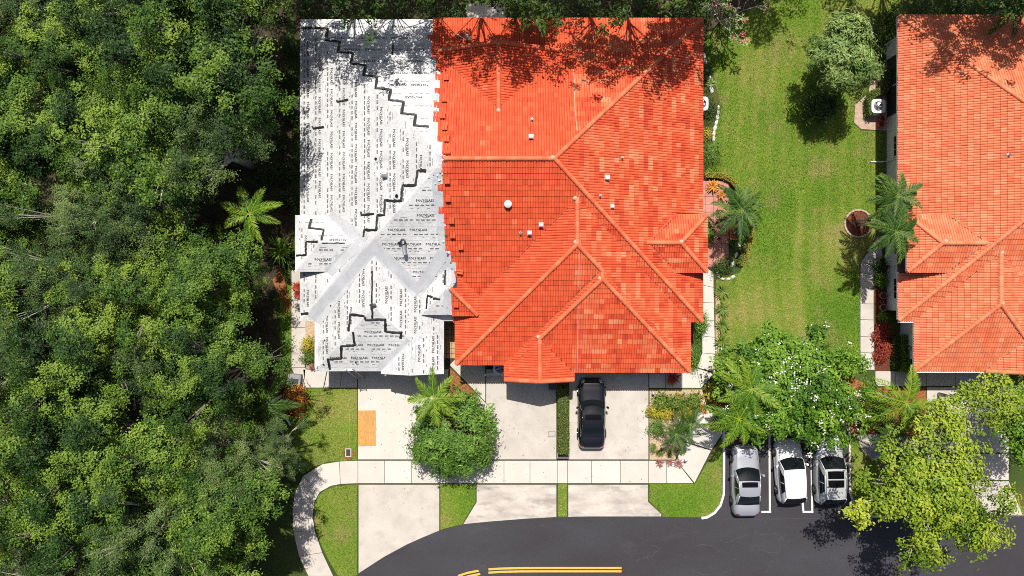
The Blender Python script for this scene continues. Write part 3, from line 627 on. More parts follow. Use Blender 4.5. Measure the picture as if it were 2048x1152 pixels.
# ---- white underlayment of the stripped half: sheets, print, tar, flashing
LIM = -100 / S
def strips(b, side, lift, phase=0.0):
    P = b.facet(side); P = clip(P, lambda x, y: LIM - x)
    if len(P) < 3: return
    O, U, V = b.frame(side); ss = [float(np.dot(np.array(p) - O, V)) * LF for p in P]; k0 = int(math.floor((min(ss) - phase) / .915)); k1 = int(math.ceil((max(ss) - phase) / .915))
    for k in range(k0, k1):
        lo = (k * .915 + phase - .06) / LF; hi = ((k + 1) * .915 + phase) / LF
        Q = clip(clip(P, lambda x, y: float(np.dot(np.array((x, y)) - O, V)) - lo), lambda x, y: hi - float(np.dot(np.array((x, y)) - O, V)))
        if len(Q) < 3: continue
        if sum(Q[i][0] * Q[(i + 1) % len(Q)][1] - Q[(i + 1) % len(Q)][0] * Q[i][1] for i in range(len(Q))) < 0: Q = Q[::-1]
        # the lower edge laps over the sheet below
        v = [(x, y, b.pl(side, x, y) + lift + .004 + (.006 if float(np.dot(np.array((x, y)) - O, V)) < lo + .03 else 0)) for x, y in Q]; n = len(v)
        mb = MB(); mb.add(v + [(x, y, z - .006) for x, y, z in v], [tuple(range(n))] + [(i, n + i, n + (i + 1) % n, (i + 1) % n) for i in range(n)]); mb.obj('underlayment_sheet', M['membrane'], roof)
tcu = bpy.data.curves.new('wordmark', 'FONT'); tcu.body = 'POLYGLASS'; tcu.resolution_u = 1; tcu.offset = .045; tcu.align_x = 'CENTER'; tcu.space_character = 1.12
to = bpy.data.objects.new('wordmark', tcu); C.objects.link(to); bpy.context.view_layer.update()
tm = bpy.data.meshes.new_from_object(to.evaluated_get(bpy.context.evaluated_depsgraph_get())); bpy.data.objects.remove(to)
tv = np.array([v.co[:2] for v in tm.vertices]); tv[:, 0] -= (tv[:, 0].min() + tv[:, 0].max()) / 2; tv[:, 0] *= 1.06 / (tv[:, 0].max() - tv[:, 0].min()); tv[:, 1] *= .165 / tv[:, 1].max()
tm.calc_loop_triangles(); tf = np.array([t.vertices[:] for t in tm.loop_triangles]); bpy.data.meshes.remove(tm)
prs = np.random.RandomState(8)
def printing(b, side, lift, phase=0.0, strength=1.0):
    P = b.facet(side)
    if len(P) < 3: return
    O, U, V = b.frame(side); us = [float(np.dot(np.array(p) - O, U)) for p in P]; ss = [float(np.dot(np.array(p) - O, V)) * LF for p in P]
    n = len(P); sg = 1 if sum(P[i][0] * P[(i + 1) % n][1] - P[(i + 1) % n][0] * P[i][1] for i in range(n)) > 0 else -1
    def ok(u, s, w, h):
        for du in (-w / 2, 0, w / 2):
            for ds in (0, h):
                x, y, z = fpos(b, side, u + du, s + ds)
                for i in range(n):
                    a, c = P[i], P[(i + 1) % n]
                    if sg * ((c[0] - a[0]) * (y - a[1]) - (c[1] - a[1]) * (x - a[0])) < -1e-4: return False
                for o in DUP:
                    if o is not b and o.h(x, y) > z + .015: return False
                ix, iy = img((x, y, z))
                if ix > bx(iy) - 6: return False
        return True
    Vv = []; Ff = []; nv = 0; gv = []; gf = []
    def rect(u, s, w, h, store, fst):
        q = [fpos(b, side, u - w / 2, s, lift + .009), fpos(b, side, u + w / 2, s, lift + .009), fpos(b, side, u + w / 2, s + h, lift + .009), fpos(b, side, u - w / 2, s + h, lift + .009)]
        k = len(store); store += q; fst.append((k, k + 1, k + 2)); fst.append((k, k + 2, k + 3))
    bv = []; bf = []
    k0 = int(math.floor((min(ss) - phase) / .915)) - 1; k1 = int(math.ceil((max(ss) - phase) / .915))
    for k in range(k0, k1):
        sb = k * .915 + phase; ph = prs.uniform(0, 1.33)
        for j in range(int(min(us) / 1.33) - 2, int(max(us) / 1.33) + 2):
            u = j * 1.33 + ph
            if ok(u, sb + .55, 1.08, .17) and prs.rand() < .97:
                q = np.array([fpos(b, side, u + a, sb + .55 + c, lift + .009) for a, c in tv]); Vv.append(q); Ff.append(tf + nv); nv += len(tv)
            if ok(u, sb + .48, .4, .03): rect(u, sb + .485, .42 * prs.uniform(.7, 1.1), .022, bv, bf)
            for q in range(4):
                uu = u - .5 + q * .32
                if prs.rand() < .85 and ok(uu, sb + .3, .24, .09):
                    for e in range(4): rect(uu - .085 + e * .057, sb + .29, .045, .10 * prs.uniform(.7, 1), bv, bf)
            for q in range(3):
                if prs.rand() < .6:
                    uu = u + prs.uniform(-.6, .6)
                    if ok(uu, sb + .14, .14, .03): rect(uu, sb + .13 + prs.uniform(-.01, .01), prs.uniform(.06, .17), .03, bv, bf)
            if ok(u, sb + .21, 1.2, .02): rect(u, sb + .215, 1.25, .010, gv, gf)
            if ok(u, sb + .84, 1.2, .02): rect(u, sb + .85, prs.uniform(.5, 1.25), .012, gv, gf)
    if Vv: link('lettering', npmesh('lettering', np.concatenate(Vv), np.concatenate(Ff), M['ink']), roof)['kind'] = 'stuff'
    if bv: link('small_print', npmesh('small_print', bv, bf, M['ink'] if strength >= 1 else M['ink2']), roof)['kind'] = 'stuff'
    if gv: link('guide_line', npmesh('guide_line', gv, gf, M['ink2']), roof)['kind'] = 'stuff'
for b, sides, lift, ph in ((B_main, 'NSW', .0, .0), (B_J, 'NSW', .006, .2), (B_H, 'WES', .008, .35), (B_I, 'WE', .020, .1), (B_E, 'WS', .008, .3)):
    for sd in sides: strips(b, sd, lift, ph); printing(b, sd, lift, ph, .5 if sd in 'N' else 1)
def patch_on(pts, up, m, name):
    """a thin piece of membrane lying on the roof, outline in photo pixels"""
    q = [Pr(DUP, x, y, up) for x, y in pts]; mb = MB(); n = len(q); c = sum(q, Vector()) / n; c.z = Pr(DUP, sum(p[0] for p in pts) / n, sum(p[1] for p in pts) / n, up).z
    mb.add(q + [c], [(i, (i + 1) % n, n) for i in range(n)]); return mb.obj(name, m, roof)
def band(p0, p1, w, up=.022, name='valley_flashing', m='flash', seg=16, jag=.05):
    """membrane strip along a line, draped over the roof; p in photo pixels, w half width in pixels"""
    d = Vector((p1[0] - p0[0], p1[1] - p0[1])); L = d.length; d /= L; nn = Vector((-d.y, d.x)); rr = random.Random(int(p0[0] * 7 + p1[1])); V = []; F = []; cols = 9
    for i in range(seg + 1):
        c = Vector(p0) + d * (L * i / seg); wl_ = w * (1 + rr.uniform(-jag, jag)); wr_ = w * (1 + rr.uniform(-jag, jag))
        for k in range(cols):
            t = k / (cols - 1) * 2 - 1; q = c + nn * (t * (wr_ if t > 0 else wl_)); V.append(Pr(DUP, q.x, q.y, up))
    for i in range(seg):
        for k in range(cols - 1): F.append((i * cols + k, i * cols + k + 1, (i + 1) * cols + k + 1, (i + 1) * cols + k))
    return link(name, mesh(name, V, [f[::-1] for f in F], M[m]), roof)
band((657, 432), (731, 482), 12); band((716, 488), (657, 546), 10, .022); band((742, 492), (628, 640), 16, .030); band((742, 488), (838, 585), 13, .034); band((893, 497), (838, 580), 12, .026); band((829, 684), (762, 742), 14, .026)
def tar(pts, w=.10, name='tar_seam'):
    rr = random.Random(int(pts[0][0] * 3 + pts[0][1])); V = []; F = []; Q = []
    for a, b in zip(pts, pts[1:]):
        n = max(2, int(math.hypot(b[0] - a[0], b[1] - a[1]) / 4))
        Q += [(a[0] + (b[0] - a[0]) * i / n, a[1] + (b[1] - a[1]) * i / n) for i in range(n)]
    Q.append(pts[-1]); P3 = [Pr(DUP, x + rr.uniform(-.5, .5), y + rr.uniform(-.5, .5), .032) for x, y in Q]
    for i, p in enumerate(P3):
        d = P3[min(i + 1, len(P3) - 1)] - P3[max(i - 1, 0)]; d.z = 0; d.normalize(); nn = Vector((-d.y, d.x, 0)); ww = w * rr.uniform(.75, 1.2)
        a = p + nn * ww; b = p - nn * ww; V += [a, p + Vector((0, 0, .012)), b]
    for i in range(len(P3) - 1):
        for k in range(2): F.append((3 * i + k, 3 * i + k + 1, 3 * i + 4 + k, 3 * i + 3 + k))
    link(name, mesh(name, V, F, M['tar']), roof)
tar([(603, 56), (630, 56), (656, 58), (652, 81), (680, 84), (676, 104), (706, 107), (702, 128), (732, 131), (727, 151), (755, 154), (751, 177), (782, 180), (777, 200), (807, 204), (803, 227), (832, 230), (828, 251), (858, 254)], .085)
tar([(853, 342), (836, 341), (831, 371), (805, 371), (803, 402), (770, 401), (769, 430), (755, 431), (753, 460), (729, 460), (728, 474)], .085)
for q in ([(785.6, 86), (784.6, 110)], [(674, 200), (676, 204), (697, 199.5)], [(625, 252), (627, 257), (648, 254)], [(722.5, 423), (723, 430), (748, 428)], [(602, 628), (617, 626)], [(891, 540), (890, 570)], [(853, 618), (855, 592), (865, 594)], [(866, 597), (880, 598)]): tar(q, .07)
tar([(623, 438), (618, 456), (648, 460), (643, 481)], .075); tar([(636, 483.5), (613, 483.5), (612, 510), (592, 511)], .07); tar([(643, 486), (690, 486)], .03)
tar([(745, 541), (744, 600), (745, 637)], .06); tar([(744, 606), (747, 612), (747, 616)], .2)
tar([(698, 663), (701, 629), (728, 632), (732, 639), (771, 638), (771, 662), (803, 665), (801, 677)], .085); tar([(706, 664), (709, 690), (683, 692), (682, 716), (656, 718), (660, 739)], .085)
for px, py in ((646, 728), (711, 724), (660, 610), (648, 680)): tar([(px, py), (px + 3, py + 2)], .06)
# felt turned up along the torn edge of the tiles
V = []; F = []; rr = random.Random(2)
for i in range(75):
    y = 44 + i * (628 - 44) / 74; x = bx(y); V += [Pr(DUP, x - 11 - rr.uniform(0, 5), y, .028), Pr(DUP, x - 4, y, .045 + rr.uniform(0, .02)), Pr(DUP, x + 4 + rr.uniform(-3, 3), y, .03)]
for i in range(74):
    for k in range(2): F.append((3 * i + k, 3 * i + 3 + k, 3 * i + 4 + k, 3 * i + 1 + k))
link('torn_edge_strip', mesh('torn_edge_strip', V, F, M['flash']), roof)
for i in range(46):     # crumbs of mortar and broken tile at the torn edge
    y = rr.uniform(45, 620); s = rr.uniform(.03, .09); p = Pr(DUP, bx(y) + rr.uniform(-7, 4), y, .06); mb = MB()
    mb.box(-s, s, -s * .6, s * .6, -.03, s * .5, Matrix.Rotation(rr.uniform(0, 6), 4, 'Z')); mb.obj('debris', M[rr.choice(['white', 'mortar', 'tar', 'flash'])], roof, loc=p)
patch_on([(747, 315), (753, 309), (759, 313), (758, 323), (751, 325)], .03, M['flash'], 'pipe_patch'); patch_on([(786, 388), (796, 382), (799, 391), (795, 398), (787, 397)], .03, M['flash'], 'pipe_patch')
vent_pipe(roof, Pr(DUP, 752, 318, .04), .04, .15, 'black'); vent_pipe(roof, Pr(DUP, 794, 392, .04), .05, .2, 'black')
vent_hood(roof, Pr(DUP, 770, 351, .12), .9, dark=True)
mb = MB(); mb.tube([(0, .35, .25), (.02, -.05, .22), (.08, -.55, .16)], .12, 10); mb.lathe([(.17, -.05), (.16, .3), (.11, .34), (.11, .2)], 12, c=(-.02, .32)); mb.tube([(-.05, .3, .2), (-.33, .25, .16)], .07, 8); mb.obj('bent_vent_pipe', [M['steel']], roof, loc=Pr(DUP, 808, 492, .05))
mb = MB(); mb.lathe([(.18, 0), (.17, .32), (.12, .33), (.11, .1), (0, .1)], 12); mb.tube([(-.3, -.05, .12), (-.1, 0, .15)], .08, 8); mb.obj('vent_collar', M['black'], roof, loc=Pr(DUP, 807, 485, .06))

# ---- loose tiles left lying near the torn edge
spots = [(893, 157, 'by the shaded dormer'), (889, 200, 'second below the dormer'), (886, 233, 'third below the dormer'), (890, 256, 'fourth, just above the ridge stack'), (894, 279, 'nearest above the ridge'),
         (895, 361, 'first below the ridge'), (897, 397, 'second below the ridge'), (904, 441, 'third below the ridge'), (906, 470, 'fourth below the ridge'), (922, 493, 'fifth below the ridge, farther out'), (920, 544, 'tilted one at the small entry hip'), (913, 608, 'lowest one by the entry eave')]
for i, (px, py, wh) in enumerate(spots):
    p = Pr(DUP, px, py, .07); N = py < 300
    t = empty('tile_stack', p, 'loose orange tiles stacked by the torn edge, ' + wh, 'roof tile', 'loose tiles along the torn edge')
    for k in range(3):
        o = link('tile', tile_mesh, t); o.color = (.3 + .05 * k,) * 3 + (1,)
        o.matrix_basis = Matrix.Translation((0, 0, .065 * k)) @ (Matrix.Rotation(math.pi if N else 0, 4, 'Z') @ Matrix.Rotation(math.atan(SL) * (.6 if N else .9), 4, 'X') @ Matrix.Rotation(crs.uniform(-.06, .06) + (1.5 if 'tilted' in wh else 0), 4, 'Z')) @ Matrix.Translation((-.16, -.17, 0))
t = empty('ridge_tile_stack', Pr(DUP, 895, 306, .08), 'half-round ridge tiles stacked loose on the roof at the end of the ridge', 'roof tile')
for k in range(2):
    o = link('ridge_tile', cap_mesh, t); o.color = (.3, .3, .3, 1); o.matrix_basis = Matrix.Translation((-.22, 0, .05 + k * .05)) @ Matrix.Rotation(-math.pi / 2, 4, 'Z')

# ---- the neighbour's house at the photo's edge
K_main = Block(725, 1478, -510, 60, 3.0, 'NSEW'); K_J = Block(723.5, 880, -132, -30, 4.1, 'NSW'); K_H = Block(755, 1005, -80, 154, 3.0, 'WES'); K_I = Block(887, 1005, 85, 158, 3.0, 'WE')
KB = [K_main, K_J, K_H, K_I]
nh = empty('neighbour_house', (0, 0, 0), 'house with salmon tile roof cut off by the photo edge, across the lawn', 'house')
kroof = deck('roof', KB, M['felt'], nh)
def keep_k(x, y, z, b, side, r): return img((x, y, z))[0] < 2110
kr_ = {}
def tint_k(x, y, z, r, c, rs): return float(np.clip(.68 + rs.normal(0, .07) + (.14 if rs.rand() < .08 else 0), 0, 1))
lay_tiles(KB, kroof, tint_k, keep_k)
def ctk(p, r): return .72 + r.uniform(-.1, .14)
for a, b in (((725, -510, 3), (1008, -227, 7.03)), ((725, 60, 3), (1008, -223, 7.03)), ((880, 29, 4.78), (880, -65, 4.78)), ((755, 154, 3), (880, 29, 4.78)), ((946, 95, 3.84), (880, 29, 4.78)), ((946, 158, 3.84), (946, 95, 3.84)),
             ((887, 156, 3), (946, 156, 3.84)), ((1005, 156, 3), (946, 156, 3.84)), ((723.5, -132, 4.1), (774.5, -81, 4.83)), ((723.5, -30, 4.1), (774.5, -81, 4.83)), ((774.5, -81, 4.83), (853, -81, 4.83))): caps(kroof, a, b, ctk)
for px, py in ((1890, 483), (2003, 607), (2002, 506)):
    mb = MB(); mb.lathe([(.17, -.12), (.14, .08), (.08, .13), (0, .145)], 9); mb.obj('mortar_cap', M['mortar'], kroof, True, loc=Pr(KB, px, py, .05))
for a in ((723, -132, 723, -510, 3.0), (723, 60, 723, -30, 3.0), (753, 154, 753, 62, 3.0), (721.5, -30, 721.5, -132, 4.1), (725, 62, 753, 62, 3.0), (723.5, -134, 770, -134, 4.1), (755, 156, 885, 156, 3.0)): gutter(nh, a[:2], a[2:4], a[4])
for a in ((749, 1450, -490, 44, 2.9), (777, 985, 20, 138, 2.88), (747.2, 850, -118, -44, 3.95)): wallbox(nh, *a)
for a, b in (((878, -63), (757, 58)), ((882, -63), (1003, 58)), ((850, -84), (800, -130)), ((850, -78), (800, -33)), ((944, 97), (889, 152))): valley(kroof, KB, a, b)
vent_pipe(kroof, Pr(KB, 2015, 310, .06))
def wall_window(y0, y1, z0, z1, x=749):
    """window in the wall that faces the lawn"""
    w = empty('window'); w.parent = nh; X = x / S; a, b = -y1 / S, -y0 / S; mb = MB()
    mb.box(X - .05, X - .002, a - .1, b + .1, z0 - .1, z0); mb.box(X - .05, X - .002, a - .1, b + .1, z1, z1 + .1); mb.box(X - .05, X - .002, a - .1, a, z0, z1); mb.box(X - .05, X - .002, b, b + .1, z0, z1); mb.obj('frame', M['white'], w)
    mb = MB(); mb.box(X - .02, X - .004, a, b, z0, z1); mb.obj('pane', M['glass'], w)
    mb = MB()
    for k in (1, 2): mb.box(X - .03, X - .015, a + (b - a) * k / 3 - .015, a + (b - a) * k / 3 + .015, z0, z1)
    for k in (1, 2, 3): mb.box(X - .031, X - .016, a, b, z0 + (z1 - z0) * k / 4 - .015, z0 + (z1 - z0) * k / 4 + .015)
    mb.obj('glazing_bar', M['white'], w)
wall_window(-296, -258, 1.0, 2.3); wall_window(-18, 20, 1.0, 2.3)
# downpipes with extensions running out over the lawn
def downpipe(y, x_end, y_end):
    mb = MB(); X = 749 / S; mb.tube([(724 / S, -y / S, 2.9), (745 / S, -y / S, 2.55), (746.5 / S, -y / S, 2.4), (746.5 / S, -y / S, .15), (740 / S, -y / S, .09), (x_end / S, -y_end / S, .07)], .055, 6); mb.obj('downpipe', M['white'], nh)
downpipe(-252, 716, -252)
mb = MB(); mb.box(777 / S - .06, 777 / S - .002, -112 / S, -88 / S, 0, 2.1); mb.obj('side_door', M['white'], nh)
mb = MB(); mb.box(777 / S - .14, 777 / S - .002, -120 / S, -115 / S, 1.2, 1.6); mb.obj('meter_box', M['grey'], nh)
mb = MB()
for k in range(2): mb.box(749 / S - .03, 749 / S - .004, 455 / S - k * 2.0 - 1.9, 455 / S - k * 2.0, .1, 2.4)
mb.obj('screen_panel', M['dark'], nh)
# ---------------------------------------------------------------- vegetation
def leafmat(name, dark, mid, light, transl=.17, spec=.22, rough=.55, lighten=(1.5, 1.7, .9), vary=0): M[name] = tintmat(name, [(0, dark), (.5, mid), (1, light)], rough, transl=transl, spec=spec, lighten=lighten, vary=vary)
leafmat('lf_wood', (.010, .034, .005), (.060, .128, .013), (.19, .275, .035), vary=.4)
leafmat('lf_wood2', (.010, .028, .009), (.042, .088, .020), (.15, .205, .06), vary=.4)
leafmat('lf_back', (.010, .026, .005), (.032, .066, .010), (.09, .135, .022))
leafmat('lf_round', (.026, .075, .010), (.085, .175, .024), (.22, .34, .055))
leafmat('lf_flower', (.030, .088, .007), (.100, .210, .017), (.22, .34, .04))
leafmat('lf_lime', (.050, .105, .008), (.165, .245, .016), (.33, .38, .038))
leafmat('lf_sage', (.040, .090, .020), (.135, .215, .050), (.32, .39, .13))
leafmat('lf_palm', (.018, .070, .005), (.070, .165, .010), (.25, .32, .03), transl=.25)
leafmat('lf_dkpalm', (.008, .028, .005), (.030, .080, .010), (.13, .20, .03), transl=.2)
leafmat('lf_yel', (.07, .12, .012), (.32, .26, .03), (.60, .45, .05)); leafmat('lf_orange', (.10, .05, .012), (.46, .15, .025), (.68, .36, .05), lighten=(1.5, 1.1, .7)); leafmat('lf_red', (.055, .014, .010), (.26, .03, .02), (.46, .09, .03), lighten=(1.5, .8, .7))
leafmat('lf_hedge', (.026, .065, .010), (.085, .150, .018), (.22, .26, .035)); leafmat('lf_purple', (.07, .02, .02), (.24, .09, .08), (.40, .24, .20))
leafmat('petal', (.62, .60, .56), (.78, .76, .72), (.88, .87, .84), lighten=(1, 1, 1)); leafmat('petal_pink', (.42, .05, .09), (.62, .13, .17), (.74, .30, .28), lighten=(1.2, .9, .9))
def leaves(P, Nn, L, Wd, rs, fold=.15):
    """one diamond leaf at each point, lying roughly in the plane of its normal"""
    n = len(P); r = rs.normal(size=(n, 3)); t = np.cross(Nn, r); t /= np.linalg.norm(t, axis=1)[:, None] + 1e-9; b = np.cross(Nn, t)
    L = L[:, None]; Wd = Wd[:, None]; V = np.empty((n, 4, 3)); V[:, 0] = P - t * L * .5; V[:, 1] = P + b * Wd * .5 + Nn * Wd * fold; V[:, 2] = P + t * L * .5; V[:, 3] = P - b * Wd * .5 + Nn * Wd * fold
    return V.reshape(-1, 3), np.arange(4 * n).reshape(-1, 4)
def nrm(a): return a / (np.linalg.norm(a, axis=1)[:, None] + 1e-9)
def crown_mesh(name, seed, Rr, ncl, per, leaf, clr, mat, zmin=-.25, shell=(.6, 1.0), wid=.5, upw=.9, rad=.5, rnd_=.8, flatten=.6, tsp=.16, lump=.25, ret=False, hier=None):
    rs = np.random.RandomState(seed); d = nrm(rs.normal(size=(ncl * 4, 3))); d = d[d[:, 2] > zmin][:ncl]; ncl = len(d)
    ph = rs.uniform(0, 6.28, 4); lmp = 1 + lump * (np.sin(3 * np.arctan2(d[:, 1], d[:, 0]) + ph[0]) * .5 + np.sin(5 * np.arctan2(d[:, 1], d[:, 0]) + ph[1] + 3 * d[:, 2]) * .5)
    Cc = d * np.array(Rr) * (rs.uniform(shell[0], shell[1], ncl) * lmp)[:, None]; ct_ = rs.normal(.5, tsp, ncl); Big = Cc
    if hier:      # boughs carry sprays, sprays carry leaves
        kb = np.repeat(np.arange(ncl), hier[0]); o2 = rs.normal(size=(len(kb), 3)) * np.array([1, 1, .5]) * hier[1] * .5; d = nrm(d[kb] + o2 * .2); Cc = Cc[kb] + o2; ct_ = ct_[kb] + rs.normal(0, tsp * .6, len(kb)) + .12 * o2[:, 2] / hier[1]; ncl = len(kb)
    k = np.repeat(np.arange(ncl), per); off = rs.normal(size=(len(k), 3)) * np.array([1, 1, flatten]) * clr * .55; P = Cc[k] + off
    Nn = nrm(np.array([0, 0, upw]) + d[k] * rad + nrm(off) * .35 + rs.normal(size=(len(k), 3)) * rnd_ * .5); L = leaf * rs.uniform(.7, 1.3, len(k))
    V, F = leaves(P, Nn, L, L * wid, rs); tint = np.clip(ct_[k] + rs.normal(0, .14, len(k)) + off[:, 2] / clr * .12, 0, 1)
    me = npmesh(name, V, F, mat, tint); return (me, Big) if ret else me
def limbs_mesh(name, Cc, base, top, r0, rs, mat, count=14, tips=True):
    mb = MB(); base = Vector(base); top = Vector(top)
    mid = (base + top) / 2 + Vector((rs.uniform(-.12, .12), rs.uniform(-.12, .12), 0)); mb.tube([base, mid, top], [r0 * 1.15, r0 * .9, r0 * .7], 8)
    for c in Cc[:count]:
        c = Vector(c) + (top - Vector((0, 0, 0))) * 0; st = base.lerp(top, rs.uniform(.65, 1)); m2 = st.lerp(c, .5) + Vector((rs.uniform(-.2, .2), rs.uniform(-.2, .2), rs.uniform(-.1, .35))); mb.tube([st, m2, c], [r0 * .45, r0 * .28, r0 * .08], 5, False)
        for q in range(2):
            e = c + Vector((rs.uniform(-.6, .6), rs.uniform(-.6, .6), rs.uniform(-.1, .4))); mb.tube([m2, m2.lerp(e, .55) + Vector((0, 0, .1)), e], [r0 * .18, r0 * .12, r0 * .03], 4, False)
    return mb.mesh(name, mat, True)
def tree(name, p, label, cm, tm_, sc=1, rz=0, cat='tree', group=None, zc=0):
    t = empty(name, (p.x, p.y, 0), label, cat, group, rz=rz); t.scale = (sc, sc, sc); link('crown', cm, t); link('trunk', tm_, t); return t
rsr = random.Random(21)
# the wood beside the stripped roof
wv = []
for i in range(5):
    cm, Cc = crown_mesh('wood_crown', 40 + i, (3.4, 3.4, 3.3), (40, 40, 40, 54, 48)[i], 95, (.125, .14, .125, .10, .11)[i], (.33, .36, .30, .27, .30)[i], M['lf_wood' if i < 3 else 'lf_wood2'], zmin=.0, shell=(.5, 1.1), wid=(.5, .5, .55, .38, .35)[i], flatten=.5, tsp=.2, lump=.4, ret=True, hier=((9, .95), (8, 1.15), (10, .85), (9, .75), (9, .8))[i])
    V = np.empty(len(cm.vertices) * 3, np.float32); cm.vertices.foreach_get('co', V); V = V.reshape(-1, 3); V[:, 2] += 6.0; cm.vertices.foreach_set('co', V.ravel()); Cc = Cc + np.array([0, 0, 5.9])
    wv.append((cm, limbs_mesh('wood_trunk', (Cc - [0, 0, 5.9]) * 1.09 + [0, 0, 5.95], (0, 0, -.05), (rsr.uniform(-.3, .3), rsr.uniform(-.3, .3), 4.2), .22, rsr, M['bark' if i in (0, 2) else 'palebark'], 40)))
rows = [-25, 128, 285, 430, 585, 740, 900, 1060, 1200]; ordn = ['first', 'second', 'third', 'fourth', 'fifth', 'sixth', 'seventh', 'eighth', 'ninth']
cols = [('nearest the white roof', [430, 425, 400, 285, 400, 425, 440, 425, 415]), ('second in from the white roof', [310, 300, 280, 160, 280, 290, 310, 300, 290]), ('third in from the white roof', [165, 155, 140, 30, 140, 150, 165, 150, 150]), ('at the photo edge', [20, 15, 5, -100, 0, 10, 15, 5, 5])]
for cn, xsx in cols:
    for r, px in enumerate(xsx):
        z = rsr.uniform(5.0, 8.0) if px < 380 or r > 2 else 8.2; sc = (.55 + .45 * z / 6.0) * rsr.uniform(.92, 1.04); p = G(px + rsr.uniform(-18, 18), rows[r] + rsr.uniform(-18, 18), z); cm, tm2 = wv[rsr.randrange(3) if rsr.random() > (.25 if r < 3 else .6) else rsr.choice((3, 4))]
        tree('wood_tree', p, 'bushy tree in the dense wood, row %s, %s down' % (cn, ordn[r]), cm, tm2, sc, rsr.uniform(0, 6.28), group='trees of the dense wood')
# a tree that stands low in the gap by the house, bare grey branches showing
tree('wood_tree', G(452, 548, 4.0), 'low bushy tree at the wood edge, just below the small palm by the white roof', wv[1][0], wv[1][1], .62, 1.0, group='trees of the dense wood')
tree('wood_tree', G(540, 905, 4.5), 'leafy tree reaching out over the lawn beside the bend of the sidewalk', wv[3][0], wv[3][1], .60, 2.0, group='trees of the dense wood')
# tall trees behind the roofs: their shade dapples the tiles
bv_ = []
for i in range(3):
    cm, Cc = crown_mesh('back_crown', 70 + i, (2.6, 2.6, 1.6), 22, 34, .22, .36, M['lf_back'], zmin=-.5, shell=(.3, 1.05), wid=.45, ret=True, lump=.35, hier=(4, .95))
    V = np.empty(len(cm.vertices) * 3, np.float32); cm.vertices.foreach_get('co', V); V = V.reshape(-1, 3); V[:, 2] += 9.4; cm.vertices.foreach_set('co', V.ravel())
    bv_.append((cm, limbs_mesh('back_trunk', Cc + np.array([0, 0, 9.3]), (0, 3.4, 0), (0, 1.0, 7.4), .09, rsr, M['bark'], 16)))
bt = [(645, 52, .98), (715, 40, 1.0), (790, 62, 1.0), (870, 45, 1.03), (960, 62, 1.0), (1040, 55, 1.02), (1175, 62, 1.05), (1250, 75, 1.0), (1330, 30, .97), (1375, 10, .9), (1445, -145, 1.0), (1525, -130, .95), (1700, -75, 1.0), (1770, -70, 1.05), (1835, 25, .98), (1910, 40, 1.0), (1990, 45, 1.03), (600, -10, .95)] + [(620 + 88 * k, -112 - (k % 2) * 25, 1.0) for k in range(9)] + [(1830 + 85 * k, -105, 1.0) for k in range(3)]  # last entries: far rows out of view, added to shade the top strip
bw = ['above the white roof corner', 'second above the white roof', 'third above the white roof', 'above the torn tile edge', 'above the satellite dish', 'above the shaded dormer', 'above the old tile slope', 'second above the old tile slope', 'above the tile roof corner', 'above the flowering branches', 'at the top of the lawn beside the branches', 'second at the top of the lawn', 'third at the top of the lawn', 'fourth at the top of the lawn', 'above the neighbour roof corner', 'second above the neighbour roof', 'third above the neighbour roof', 'at the wood corner above the white roof'] + ['in the added far row, %s from the wood' % q for q in ordn] + ['in the added row behind the neighbour roof, ' + q for q in ordn[:3]]
for i, (px, py, sc) in enumerate(bt):
    p = G(px, py); cm, tm2 = bv_[i % 3]; tree('tall_tree', p, 'tall tree shading the ground, ' + bw[i], cm, tm2, sc, rsr.uniform(-.35, .35), group='tall trees behind the roofs')
# low growth in the shade along the top edge
def shrub_mesh(name, seed, r, h, n, leaf, mat, wid=.45, clr=None, up=.8): 
    me = crown_mesh(name, seed, (r, r, h * .62), max(8, n // 22), 22, leaf, clr or r * .42, mat, zmin=-.05, shell=(.35, .95), wid=wid, upw=up, rad=.8, lump=.18)
    V = np.empty(len(me.vertices) * 3, np.float32); me.vertices.foreach_get('co', V); V = V.reshape(-1, 3); V[:, 2] = np.maximum(V[:, 2] + h * .3, .03); me.vertices.foreach_set('co', V.ravel()); return me
def stems(name, r, h, n, mat):
    mb = MB(); q = random.Random(int(r * 100 + n))
    for i in range(n): a = q.uniform(0, 6.28); e = Vector((math.cos(a) * r * .5, math.sin(a) * r * .5, h * .6)); mb.tube([(e.x * .15, e.y * .15, 0), e * .5, e], [.03, .022, .01], 5)
    return mb.mesh(name, mat)
shr = {}
def shrub(px, py, r, h, kind, label, n=700, leaf=.13, wid=.45, name='shrub', cat='shrub', group=None, sx=1, sy=1, rz=None, z0=0):
    k = (kind, round(r, 1), round(h, 1), n, leaf)
    if k not in shr: shr[k] = (shrub_mesh(kind + '_foliage', int(r * 31 + h * 17 + n), r, h, n, leaf, M[kind], wid), stems(kind + '_stem', r, h, 5, M['bark']))
    p = G(px, py, h * .55); t = empty(name, (p.x, p.y, z0), label, cat, group, rz=rsr.uniform(0, 6.28) if rz is None else rz); t.scale = (sx, sy, 1); link('foliage', shr[k][0], t); link('stem', shr[k][1], t); return t
